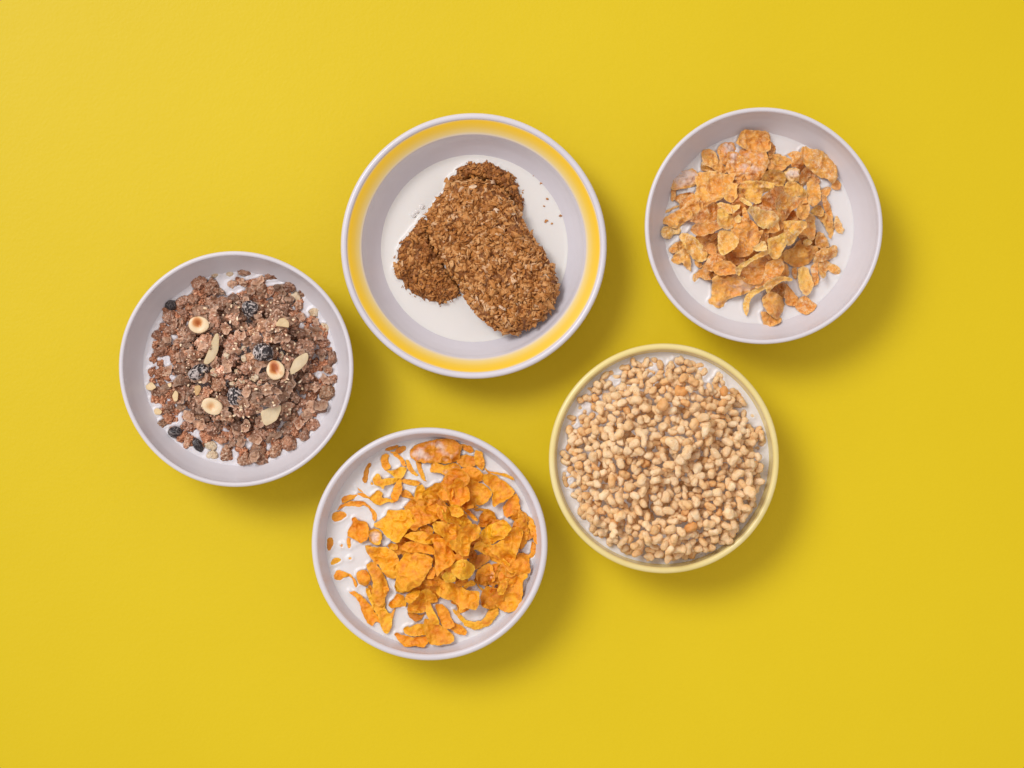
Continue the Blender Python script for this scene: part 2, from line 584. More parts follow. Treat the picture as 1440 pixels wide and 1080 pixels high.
def blur(A, s):
    r = int(3 * s) + 1
    k = np.exp(-0.5 * (np.arange(-r, r + 1) / s) ** 2); k /= k.sum()
    P = np.pad(A, r, mode='edge')
    P = np.apply_along_axis(lambda v: np.convolve(v, k, 'valid'), 0, P)
    return np.apply_along_axis(lambda v: np.convolve(v, k, 'valid'), 1, P)


def make_milk(B, pile, mat, label, rise=0.0009, seed=1):
    """milk filling the bowl to its level, climbing a little at the wall and at everything that floats in it"""
    ru = pile.RES
    T = (pile.H > B.zm + 0.0003) & (pile.id >= 0)
    T = T.astype(float)
    wet = np.clip(blur(T, 1.1) * 1.6, 0, 1); wide = np.clip(blur(T, 3.2) * 1.4, 0, 1)
    inner = np.clip(blur(T, 1.6) * 3.4 - 2.4, 0, 1)          # well under a piece: no climb there
    H = B.zm + rise * (0.55 * wet + 0.45 * wide) * (1 - inner) - 0.0006 * inner
    rr = np.hypot(pile.X, pile.Y)
    H += 0.0005 * np.exp(-(B.rm - rr).clip(0) / 0.0013)
    H += 0.00012 * n2(pile.X.ravel(), pile.Y.ravel(), 0.012, seed).reshape(H.shape)
    keep = rr < B.rm + 0.0022
    n = pile.n
    idx = -np.ones((n, n), int); idx[keep] = np.arange(keep.sum())
    V = np.stack([pile.X[keep], pile.Y[keep], H[keep]], 1)
    q = keep[:-1, :-1] & keep[1:, :-1] & keep[1:, 1:] & keep[:-1, 1:]
    F = np.stack([idx[:-1, :-1][q], idx[1:, :-1][q], idx[1:, 1:][q], idx[:-1, 1:][q]], 1)
    # underside, drawn in to follow the bowl
    depth = min(0.008, B.zm - 0.012)
    sc = (B.rin(B.zm - depth) - 0.0003) / (B.rm + 0.0022)
    Vb = V.copy(); Vb[:, :2] *= sc; Vb[:, 2] = B.zm - depth
    nv = len(V)
    Fb = F[:, ::-1] + nv
    e = np.concatenate([F[:, [0, 1]], F[:, [1, 2]], F[:, [2, 3]], F[:, [3, 0]]])
    key = e[:, 0] * 10 ** 7 + e[:, 1]; rev = e[:, 1] * 10 ** 7 + e[:, 0]
    be = e[~np.isin(key, rev)]
    Fs = np.stack([be[:, 1], be[:, 0], be[:, 0] + nv, be[:, 1] + nv], 1)
    me = mesh_np('milk', np.concatenate([V, Vb]), np.concatenate([F, Fb, Fs]))
    o = link('milk', me, mat, None, (B.c[0], B.c[1], 0))
    return tag(o, label, 'milk', 'milk poured into the bowls')


# ------------------------------------------------------------------ flakes: thin, curled, ragged sheets
def chaikin(P, n=1):
    for _ in range(n):
        Q = np.roll(P, -1, 0)
        P = np.stack([0.84 * P + 0.16 * Q, 0.16 * P + 0.84 * Q], 1).reshape(-1, 2)
    return P


def resample(P, sp):
    Q = np.vstack([P, P[:1]])
    d = np.r_[0, np.cumsum(np.linalg.norm(np.diff(Q, axis=0), axis=1))]
    n = max(8, int(d[-1] / sp))
    t = np.linspace(0, d[-1], n, endpoint=False)
    return np.stack([np.interp(t, d, Q[:, 0]), np.interp(t, d, Q[:, 1])], 1)


def inside(P, X):
    r = np.zeros(len(X), bool)
    x, y = X[:, 0], X[:, 1]
    j = len(P) - 1
    for i in range(len(P)):
        xi, yi = P[i]; xj, yj = P[j]
        c = ((yi > y) != (yj > y)) & (x < (xj - xi) * (y - yi) / (yj - yi + 1e-12) + xi)
        r ^= c
        j = i
    return r


def area_of(P):
    x, y = P[:, 0], P[:, 1]
    return 0.5 * (np.dot(x, np.roll(y, -1)) - np.dot(y, np.roll(x, -1)))


class Flake:
    """P: outline in metres about the flake's own centre (top view)"""
    def __init__(self, P, seed, sp=0.0007, ragged=0.00042, wr=1.0, th=0.00045, bend=None, lift=(0, 0), curl=None, rip=1.0):
        r = np.random.default_rng(seed)
        if area_of(P) < 0: P = P[::-1]
        A = abs(area_of(P)); R = math.sqrt(A / math.pi)
        sp = min(sp, max(R / 7, 0.00035))
        P = resample(chaikin(P, 2), sp)
        if ragged:
            nx = np.roll(P, -1, 0) - np.roll(P, 1, 0)
            nx = np.stack([nx[:, 1], -nx[:, 0]], 1) / (np.linalg.norm(nx, axis=1)[:, None] + 1e-9)
            k = ragged * min(1, R / 0.004)
            P = P + nx * (k * n2(P[:, 0], P[:, 1], 0.0026, seed) + 0.8 * k * n2(P[:, 0], P[:, 1], 0.0011, seed + 1))[:, None]
        lo, hi = P.min(0), P.max(0)
        gx = np.arange(lo[0], hi[0], sp); gy = np.arange(lo[1], hi[1], sp * 0.87)
        G = np.array([(x + (k % 2) * sp / 2, y) for k, y in enumerate(gy) for x in gx]).reshape(-1, 2)
        G = G + r.uniform(-0.18, 0.18, G.shape) * sp
        if len(G):
            G = G[inside(P, G)]
            if len(G):
                dd = np.sqrt(((G[:, None] - P[None]) ** 2).sum(-1)).min(1)
                G = G[dd > sp * 0.55]
        allp = np.vstack([P, G]) * 1000.0
        nb = len(P)
        vs, es, fs, *_ = delaunay_2d_cdt([Vector(p) for p in allp], [(i, (i + 1) % nb) for i in range(nb)], [], 1, 1e-4)
        V2 = np.array([v[:] for v in vs]) / 1000.0
        F = np.array([f for f in fs if len(f) == 3], int)
        u, v = V2[:, 0], V2[:, 1]
        d = np.sqrt(((V2[:, None] - P[None]) ** 2).sum(-1)).min(1)
        ang, kb = bend if bend is not None else (r.uniform(0, 180), r.choice([-1, 1]) * r.uniform(0.3, 0.95) * min(1, wr))
        a = math.radians(ang)
        w = (-u * math.sin(a) - v * math.cos(a)) / R      # picture angle: clockwise
        z = kb * (w ** 2) * R * 0.7
        a2 = a + math.pi / 2 + r.uniform(-.4, .4)
        w2 = (-u * math.sin(a2) - v * math.cos(a2)) / R
        z = z + kb * 0.25 * r.uniform(-1, 1.4) * w2 ** 2 * R * 0.5
        z = np.clip(z, -1.2 * R, 1.2 * R)
        cu = curl if curl is not None else r.uniform(-0.16, 0.30)
        z = z + cu * R * np.exp(-d / (0.16 * R + 1e-6)) * (0.6 + 0.6 * n2(u, v, 0.9 * R, seed + 5))
        z = z + wr * (0.34 * R * n2(u, v, 0.85 * R, seed + 2) + 0.17 * R * (0.5 - np.abs(n2(u, v, 0.46 * R, seed + 3)) * 1.7) + 0.05 * R * n2(u, v, 0.22 * R, seed + 9))
        z = z + rip * (0.00075 * np.abs(n2(u, v, 0.0030, seed + 6)) + 0.00030 * n2(u, v, 0.0014, seed + 4))
        z = z + lift[0] * u - lift[1] * v                   # lift given in picture axes (y down)
        self.u, self.v, self.z, self.F, self.d, self.R, self.A = u, v, z, F, d, R, A
        t = th * (0.75 + 0.35 * n2(u, v, 0.003, seed + 8))
        self.t = np.maximum(t, 0.25 * th)

    def settle(self, pile, x, y, fit=0.55, q=86, sink=None):
        """lay the flake on what is already there"""
        h = pile.at(x + self.u, y + self.v)
        if sink is None:
            A = np.stack([self.u, self.v, np.ones_like(self.u)], 1)
            s = np.linalg.lstsq(A, h, rcond=None)[0][:2]
            m = np.hypot(*s)
            if m > 0.65: s = s * 0.65 / m
            self.z = self.z + fit * (s[0] * self.u + s[1] * self.v)
            z0 = max(np.percentile(h - (self.z - self.t), q), pile.B.zm + 0.0004 - np.percentile(self.z, 1))
        else:
            z0 = pile.B.zm + 0.6 * sink + 0.0003 - np.percentile(self.z, 4)
        # the flake stays inside the bowl: no point below the inner wall
        return z0

    def mesh(self, name):
        n = len(self.u)
        top = np.stack([self.u, self.v, self.z], 1); bot = top.copy(); bot[:, 2] -= self.t
        F = self.F
        e = np.concatenate([F[:, [0, 1]], F[:, [1, 2]], F[:, [2, 0]]])
        key = e[:, 0] * 10 ** 7 + e[:, 1]; rev = e[:, 1] * 10 ** 7 + e[:, 0]
        be = e[~np.isin(key, rev)]
        k = len(be)
        side = np.concatenate([top[be[:, 0]], top[be[:, 1]], bot[be[:, 1]], bot[be[:, 0]]])
        b = 2 * n + np.arange(k)
        S1 = np.stack([b + k, b, b + 3 * k], 1); S2 = np.stack([b + k, b + 3 * k, b + 2 * k], 1)
        V = np.concatenate([top, bot, side])
        FF = np.concatenate([F, F[:, ::-1] + n, S1, S2])
        ed = np.exp(-self.d / 0.0009)
        ed = np.concatenate([ed, ed, np.ones(4 * k)])
        return mesh_np(name, V, FF, attrs={'edge': ed})


TINT = {'': (1, 1, 1), 'd': (0.72, 0.60, 0.50), 'o': (1.0, 0.88, 0.76), 'y': (1.02, 1.13, 1.03), 'p': (1.06, 1.28, 1.6), 'b': (0.84, 0.74, 0.66)}


def clock(dx, dy):
    """direction from the bowl's centre as on a clock face, the photograph's top being twelve"""
    h = int(round(((math.degrees(math.atan2(dx, dy)) + 360) % 360) / 30)) % 12
    return ['twelve', 'one', 'two', 'three', 'four', 'five', 'six', 'seven', 'eight', 'nine', 'ten', 'eleven'][h] + " o'clock"


def ring(t):
    return 'near the centre' if t < 0.25 else 'halfway out' if t < 0.58 else 'by the wall'


def sector(x, y, rm):
    return f', {ring(math.hypot(x, y) / rm)} at {clock(x, y)}'


def unique_labels(recs, seen=None):
    """recs: list of (object, [words from coarse to fine]); adds words until a label is used once"""
    seen = {} if seen is None else seen
    for o, base, extras in recs:
        l = base
        k = 0
        while l in seen and k < len(extras):
            l = base + ' ' + extras[k]; k += 1
        seen[l] = 1
        o['label'] = l


def origin_of(reg, regs):
    x0, y0, s = regs[reg]
    return x0, y0, s


def build_traced(pile, regs, data, mat, name, cat, group, noun, seed0, zguess=0.004):
    B = pile.B
    recs = []
    for k, (reg, pts, op) in enumerate(data):
        x0, y0, s = regs[reg]
        Q = np.array([[float(c) for c in p.split(',')] for p in pts.split()])
        px, py = x0 + Q[:, 0] / s, y0 + Q[:, 1] / s
        cxp, cyp = px.mean(), py.mean()
        wx, wy = W(cxp, cyp, B.zm + zguess)
        h = float(pile.at(wx - B.c[0], wy - B.c[1])) if 'm' not in op else B.zm
        X, Y = W(px, py, h + 0.002)
        cx, cy = X.mean(), Y.mean()
        P = np.stack([X - cx, Y - cy], 1) * 1.08
        fl = Flake(P, seed0 + k * 13, bend=op.get('bend'), lift=tuple(np.array(op.get('lift', (0, 0))) + (0 if 'm' in op or 'lift' in op else np.random.default_rng(seed0 + k).uniform(-.42, .42, 2))), curl=op.get('curl'), wr=op.get('wr', 1.0) * (0.5 if 'm' in op else 1.0), rip=0.6 if 'm' in op else 1.0)
        z0 = fl.settle(pile, cx - B.c[0], cy - B.c[1], sink=op.get('m'), q=op.get('q', 85), fit=op.get('fit', 0.52)) + op.get('up', 0)
        pile.put(cx - B.c[0] + fl.u, cy - B.c[1] + fl.v, z0 + fl.z, z0 + fl.z - fl.t, k + 1000)
        o = link(name, fl.mesh(name), mat, None, (cx, cy, z0))
        t = TINT[op.get('c', '')]
        j = np.random.default_rng(seed0 + k).uniform(-0.06, 0.06)
        o.color = (t[0] + j, t[1] + j * 1.3, t[2] + j, op.get('p', 0.0))
        o['category'] = cat; o['group'] = group
        dx, dy = cx - B.c[0], cy - B.c[1]
        sz = 'large' if fl.A > 1.6e-4 else 'mid-sized' if fl.A > 0.75e-4 else 'small' if fl.A > 0.3e-4 else 'tiny'
        ext = P.max(0) - P.min(0)
        el = np.linalg.eigvalsh(np.cov(P.T)); slim = math.sqrt(el[1] / max(el[0], 1e-12))
        shp = 'slender' if slim > 2.1 else 'long' if slim > 1.55 else 'broad'
        tone = {'d': 'dark ', 'o': 'orange ', 'y': 'yellow ', 'p': 'pale ', 'b': 'brown ', '': ''}[op.get('c', '')]
        wet = ', milk pooled on it' if op.get('p', 0) > 0.5 else ''
        if op.get('l'):
            base = op['l']
        else:
            base = f"{sz} {shp} {tone}{noun} {ring(math.hypot(dx, dy) / B.rm)} at {clock(dx, dy)}{wet}"
        n1 = 'lying higher' if z0 > B.zm + 0.009 else 'lying lower'
        recs.append((o, base, [n1, n1 + ', paler', n1 + ', smaller', n1 + ', tilted']))
        pile.items.append((k + 1000, o))
    unique_labels(recs)
    return recs


def blob(r, R, n=11, ecc=0.3, rough=0.22):
    th = np.linspace(0, 2 * math.pi, n, endpoint=False) + r.uniform(0, 6)
    rad = R * (1 + r.normal(0, rough, n).clip(-.4, .4))
    e = 1 + r.uniform(0, ecc); a = r.uniform(0, math.pi)
    P = np.stack([rad * np.cos(th) * e, rad * np.sin(th) / e], 1)
    c, s = math.cos(a), math.sin(a)
    return P @ np.array([[c, s], [-s, c]])


def filler(pile, mat, name, cat, group, label, spots, seed0, tints, R=(0.0045, 0.0085), milky=0.0):
    B = pile.B
    r = np.random.default_rng(seed0)
    out = []
    for k, (x, y) in enumerate(spots):
        fl = Flake(blob(r, r.uniform(*R)), seed0 + 17 * k, sp=0.0009)
        z0 = fl.settle(pile, x, y)
        pile.put(x + fl.u, y + fl.v, z0 + fl.z, z0 + fl.z - fl.t, k)
        o = link(name, fl.mesh(name), mat, None, (x + B.c[0], y + B.c[1], z0))
        t = TINT[r.choice(tints)]
        o.color = (*t, milky * r.uniform(0, 1))
        tag(o, label + sector(x, y, B.rm), cat, group)
        pile.items.append((k, o))
    return out


def prune(pile, least=3, only_below=1000):
    vis = pile.visible()
    for i, o in pile.items:
        if i < only_below and vis.get(i, 0) < least:
            bpy.data.objects.remove(o)


def spots_in(r, n, cx, cy, R):
    a = r.uniform(0, 2 * math.pi, n); d = R * np.sqrt(r.uniform(0, 1, n))
    return [(cx + dd * math.cos(aa), cy + dd * math.sin(aa)) for aa, dd in zip(a, d)]


SF = 1080 / 140
REG = {'FA': (925, 175, SF), 'FB': (1055, 175, SF), 'FC': (925, 305, SF), 'FD': (1055, 305, SF), 'FE': (985, 325, SF),
       'CA': (450, 610, SF), 'CB': (520, 700, SF), 'CC': (570, 605, SF), 'CD': (630, 640, SF), 'CE': (450, 740, SF),
       'CF': (630, 740, SF), 'CG': (520, 790, SF),
       'MA': (195, 370, 7.2), 'MB': (335, 370, 7.2), 'MC': (195, 515, 7.2), 'MD': (335, 515, 7.2), 'ME': (265, 440, 7.2),
       'WB': (465, 145, 2.7)}

FROSTED = [
    ('FB', '60,860 160,760 230,700 300,690 350,680 340,740 280,800 250,870 240,940 160,930', dict(c='d')),
    ('FE', '280,260 360,230 450,270 480,320 400,380 300,330', dict(c='d')),
    ('FA', '770,560 830,590 900,620 870,660 800,640', dict(c='b')),
    ('FA', '75,970 80,935 150,905 225,875 230,888 160,922 90,958', dict(m=.0004, wr=.3, l='thin sliver of frosted flake poking from the milk at the wall, ten o\'clock')),
    ('FA', '145,700 200,710 190,790 165,835 145,820', dict(m=.0012)),
    ('FA', '130,520 270,515 370,485 410,520 430,600 400,660 300,690 240,700 180,712 140,680 128,600', dict(p=.62, bend=(80, .25), lift=(.1, 0), l='frosted flake with milk pooled in it, outermost towards ten o\'clock')),
    ('FA', '275,850 290,800 370,750 430,790 440,830 330,880 280,880', dict(c='o')),
    ('FA', '480,400 590,490 640,520 600,530 520,500 475,490', dict(c='d')),
    ('FA', '485,290 560,275 620,310 650,370 700,440 735,490 730,530 640,520 590,485 520,440 485,400', dict(lift=(0, .2), bend=(45, -.3))),
    ('FA', '650,260 700,215 790,195 830,215 840,300 760,340 740,450 690,420 650,340', dict(p=.5, c='o')),
    ('FA', '740,310 850,320 910,380 1000,430 960,520 920,610 820,600 770,540 735,480 760,400', dict(p=.42, c='o')),
    ('FC', '395,470 460,490 490,530 450,555 410,520', dict(m=.001, c='o')),
    ('FC', '375,680 400,620 460,565 490,570 460,640 400,710', dict(m=.0003, p=.45, wr=.4)),
    ('FC', '490,580 530,560 560,600 540,650 500,640', dict(m=.0012, c='d', l='small dark curled crumb of flake at the milk\'s edge, seven o\'clock')),
    ('FC', '340,160 370,110 470,90 580,80 650,20 770,0 770,70 700,110 620,160 540,200 470,225 390,200', dict(bend=(150, .9), c='b')),
    ('FA', '360,1035 430,970 500,920 580,870 640,900 640,1000 600,1060 540,1100 440,1090 340,1060', dict(bend=(155, .8), c='b')),  # brown tint paints the shade this deep flake lies in
    ('FA', '700,800 790,640 860,660 840,760 850,800 800,845 760,850', dict()),
    ('FC', '30,170 60,110 120,105 180,130 250,110 240,170 160,200 130,240 60,235', dict(c='p', bend=(0, -.6), curl=-.3, l='knobbly pale frosted lump at the heap\'s edge towards nine o\'clock')),
    ('FC', '120,350 180,290 270,260 300,340 230,370 180,390 130,385', dict()),
    ('FC', '150,470 190,400 280,350 330,390 350,500 360,590 310,560 260,490 220,515 170,500', dict(bend=(60, -.4))),
    ('FC', '540,240 600,190 650,170 640,230 590,265', dict(c='o')),
    ('FC', '520,340 570,280 640,290 650,390 740,420 740,440 640,450 560,380', dict(c='o')),
    ('FC', '510,520 560,420 650,450 700,470 640,520 590,590 540,570', dict(c='o')),
    ('FC', '590,560 640,500 720,480 800,520 840,560 850,620 760,630 680,630 620,610', dict(c='o', p=.3)),
    ('FC', '585,690 640,650 780,640 880,670 960,700 1060,760 1040,780 950,820 860,860 760,880 720,960 680,980 600,950 560,900 590,860 600,760', dict(p=.35, bend=(20, .2), l='large L-shaped frosted flake half over the milk at seven o\'clock')),
    ('FA', '430,530 560,520 680,545 760,560 830,540 800,610 760,680 700,790 620,840 560,880 520,925 470,905 440,850 400,790 430,700 420,620', dict(bend=(120, -.2), lift=(0, -.1))),
    ('FA', '60,1060 70,1010 180,960 270,910 290,860 400,820 470,870 450,930 400,1000 330,1040 270,1070 230,1130 130,1105 100,1080', dict(bend=(145, -.35), lift=(0, -.2), l='long arched frosted flake reaching out to the wall at nine o\'clock')),
    ('FC', '240,220 280,180 340,190 400,230 470,310 525,390 515,460 460,485 390,450 330,390 290,300', dict(bend=(50, .5), c='y', lift=(0, .1))),
    ('FA', '650,850 700,840 760,860 830,880 890,870 870,920 820,960 770,965 720,920', dict(c='y', bend=(20, .5))),
    ('FA', '640,930 700,920 760,970 800,1000 830,1050 800,1120 740,1140 670,1100 650,1020', dict(p=.3, c='y')),
    ('FB', '390,330 450,315 530,320 560,380 580,460 540,520 490,470 430,460 440,380', dict(c='o')),
    ('FB', '70,80 140,45 190,80 220,150 190,170 140,140', dict(c='o')),
    ('FB', '190,190 240,200 285,260 260,300 220,370 190,370 200,290', dict(c='d', lift=(-.4, 0))),
    ('FB', '170,430 240,340 290,315 370,340 440,370 440,420 380,470 330,505 260,500 190,490', dict(bend=(10, -.4))),
    ('FB', '110,610 150,520 200,500 310,510 370,560 370,650 290,665 220,650 150,640', dict(c='y', curl=.3)),
    ('FA', '900,260 1000,290 1090,300 1150,310 1190,400 1160,470 1110,560 1090,620 960,640 930,560 960,480 930,400 900,330', dict(p=.4, c='o', lift=(.1, .1))),
    ('FA', '855,210 880,160 910,90 960,70 1020,80 1080,85 1150,90 1200,160 1210,230 1190,290 1140,310 1080,300 990,290 920,260', dict(curl=.35, bend=(0, .25), lift=(0, -.25), l='large cupped frosted flake standing at the top of the heap, twelve o\'clock')),
    ('FA', '860,780 880,660 960,640 1040,650 1130,650 1210,670 1215,720 1150,750 1100,770 1090,850 1040,890 990,860 920,820', dict(c='y', bend=(0, .35), p=.3)),
    ('FA', '860,830 900,800 990,860 1000,900 940,890', dict(c='p')),
    ('FB', '760,720 820,680 870,690 865,740 820,790 770,760', dict(m=.0018, c='o')),
    ('FB', '890,640 940,600 985,650 970,700 920,705 880,680', dict(m=.0022, c='o', curl=-.3, l='small round orange nugget in the milk beside the big domed flake')),
    ('FB', '520,600 560,500 620,480 700,530 750,600 740,650 640,560 620,620 560,690', dict(c='b')),
    ('FB', '545,270 600,260 640,290 740,290 830,340 890,390 925,480 920,570 880,640 820,590 740,560 660,510 600,460 570,410 540,360', dict(bend=(40, -.75), curl=-.15, wr=.6, up=.002, lift=(-.1, -.15), l='big half-round domed flake crusted with sugar, outermost at two o\'clock')),
    ('FB', '620,620 650,560 700,580 745,650 760,790 720,870 660,890 620,850 610,720', dict(bend=(85, -.5), c='')),
    ('FB', '760,770 820,790 860,880 900,990 890,1020 830,980 790,900', dict(c='o', lift=(-.5, 0))),
    ('FD', '910,90 940,-20 980,60 1015,120 1000,180 950,170', dict(m=.0016)),
    ('FB', '720,990 800,970 880,1020 910,1080 900,1180 870,1240 840,1180 800,1090', dict(p=.35, lift=(-.3, 0))),
    ('FB', '600,960 660,960 720,1010 700,1060 600,1050', dict()),
    ('FB', '640,950 720,880 770,880 800,950 780,1000 700,990', dict(p=.4, c='y')),
    ('FB', '245,860 290,790 350,755 400,790 520,800 600,800 600,860 520,880 480,920 420,960 370,1050 330,1080 310,1000 280,960', dict(bend=(120, .6), curl=.3)),
    ('FB', '360,520 430,480 500,490 520,540 510,620 450,640 390,620 365,580', dict(c='p', curl=-.5, bend=(0, -.5), p=.55, l='round milk-coated nugget high on the frosted heap, towards one o\'clock')),
    ('FB', '370,670 420,635 500,640 560,690 620,760 610,790 500,790 420,800 370,750', dict(c='y', lift=(.1, -.1), up=.001)),
    ('FD', '450,560 500,545 510,600 490,680 460,630', dict(m=.0015, c='b')),
    ('FD', '670,640 740,640 740,720 690,750 670,700', dict(c='o')),
    ('FD', '690,500 730,480 740,600 700,700 670,650 660,560', dict(p=.5, c='o')),
    ('FD', '740,480 800,470 880,510 950,540 970,590 940,640 890,610 840,570 810,650 770,670 720,620 740,540', dict(c='')),
    ('FD', '700,230 740,160 790,180 850,280 850,330 780,350 700,300', dict(p=.3)),
    ('FD', '670,490 700,400 770,350 860,340 890,310 930,330 935,430 870,450 780,480 700,500', dict(bend=(160, -.5), up=.001)),
    ('FD', '530,190 600,40 690,20 710,130 700,220 660,250 600,200', dict(bend=(95, -.3))),
    ('FD', '570,260 620,240 670,280 640,310 580,310', dict(c='p', curl=-.3)),
    ('FD', '320,440 380,370 470,330 550,250 560,310 640,310 720,330 730,370 670,440 640,490 560,530 470,530 380,480', dict(bend=(150, -.3), curl=.15, c='', l='large mottled flake curled like a shell, right-centre towards four o\'clock')),
    ('FB', '460,990 500,880 550,830 600,860 620,930 600,1000 540,1050 490,1030', dict(bend=(110, .5), up=.001)),
    ('FD', '320,100 370,50 460,45 590,55 610,120 540,170 510,220 460,290 410,300 380,220', dict(c='y', curl=.15, lift=(0, -.1), up=.001)),
    ('FC', '780,130 800,60 900,20 1000,50 1080,130 1060,220 1040,330 1000,400 920,415 820,390 850,280 850,200', dict(c='o')),
    ('FC', '1000,260 1050,180 1110,150 1140,160 1100,260 1060,330 1010,310', dict(c='o', lift=(.3, 0))),
    ('FD', '170,260 230,240 330,200 370,190 390,270 350,340 320,410 250,470 200,430 180,340', dict(c='y', lift=(.1, .1))),
    ('FC', '640,220 660,160 720,165 800,165 850,210 855,280 820,340 770,385 700,415 660,400 645,320', dict(c='y', wr=.5, up=.0015, bend=(60, -.2), l='flat rounded pale yellow flake on top of the heap, left of centre')),
    ('FD', '20,350 80,300 130,265 160,300 165,370 90,380', dict(c='p', up=.001, l='small pale three-cornered flake lying on top near the heap\'s centre')),
    ('FA', '910,960 930,890 960,950 1000,1030 960,1060 920,1010', dict(c='o', lift=(.3, -.3))),
    ('FA', '840,1010 880,970 910,1010 900,1060 850,1060', dict(c='p', curl=-.3)),
    ('FB', '-50,960 0,905 80,905 120,940 200,945 250,960 290,1000 300,1080 310,1140 240,1140 170,1120 130,1140 60,1080 20,1010', dict(c='p', p=.3, up=.001, l='pale heavily sugared flake lying in the middle of the heap')),
    ('FE', '440,480 460,400 540,340 640,290 720,270 750,330 690,480 640,560 560,570 480,540', dict(bend=(150, .7), c='b')),
    ('FE', '385,400 450,350 540,290 640,230 710,220 720,260 640,290 540,340 450,410 440,480 400,460', dict(c='y', lift=(-.1, -.6), wr=.4, up=.002, l='upright flake showing its long pale edge, below the centre')),
    ('FE', '890,350 930,370 965,450 940,520 870,510 850,470', dict(c='o')),
    ('FE', '700,360 780,320 850,310 900,390 860,470 830,520 740,540 650,600 600,610 660,530 690,450', dict(bend=(120, -.5), c='o')),
    ('FE', '740,650 810,580 900,560 920,600 890,700 880,760 760,700 670,730', dict(c='d')),
    ('FE', '465,820 480,720 550,650 680,610 690,640 580,690 530,760 525,860 510,920 490,900', dict(c='y', bend=(120, -.3), lift=(.4, -.4), m=.004, wr=.3, l='arched curl of flake rising from the milk, towards six o\'clock')),
    ('FE', '650,600 700,560 780,520 860,515 955,530 950,560 860,550 810,580 740,650 710,680 680,640', dict(c='y', lift=(0, -.4), up=.002, wr=.4)),
    ('FE', '900,700 930,560 960,600 1000,660 1050,720 1040,800 980,810 930,790', dict(c='o', p=.3)),
    ('FE', '650,880 720,880 780,940 880,940 870,980 800,1020 730,1050 690,1010', dict(c='')),
    ('FE', '665,740 740,670 840,700 915,790 890,870 830,950 780,930 710,870', dict(curl=-.2)),
    ('FD', '480,960 540,880 600,860 650,920 710,950 690,1010 620,1055 550,1045 510,1000', dict(c='o', curl=.25, m=.0022)),
    ('FD', '515,580 580,545 620,560 650,640 680,740 650,810 600,850 560,830 530,760 515,660', dict(c='p', curl=.2, m=.0035, lift=(0, .1), l='oval sugared flake lying alone over milk, towards five o\'clock')),
]

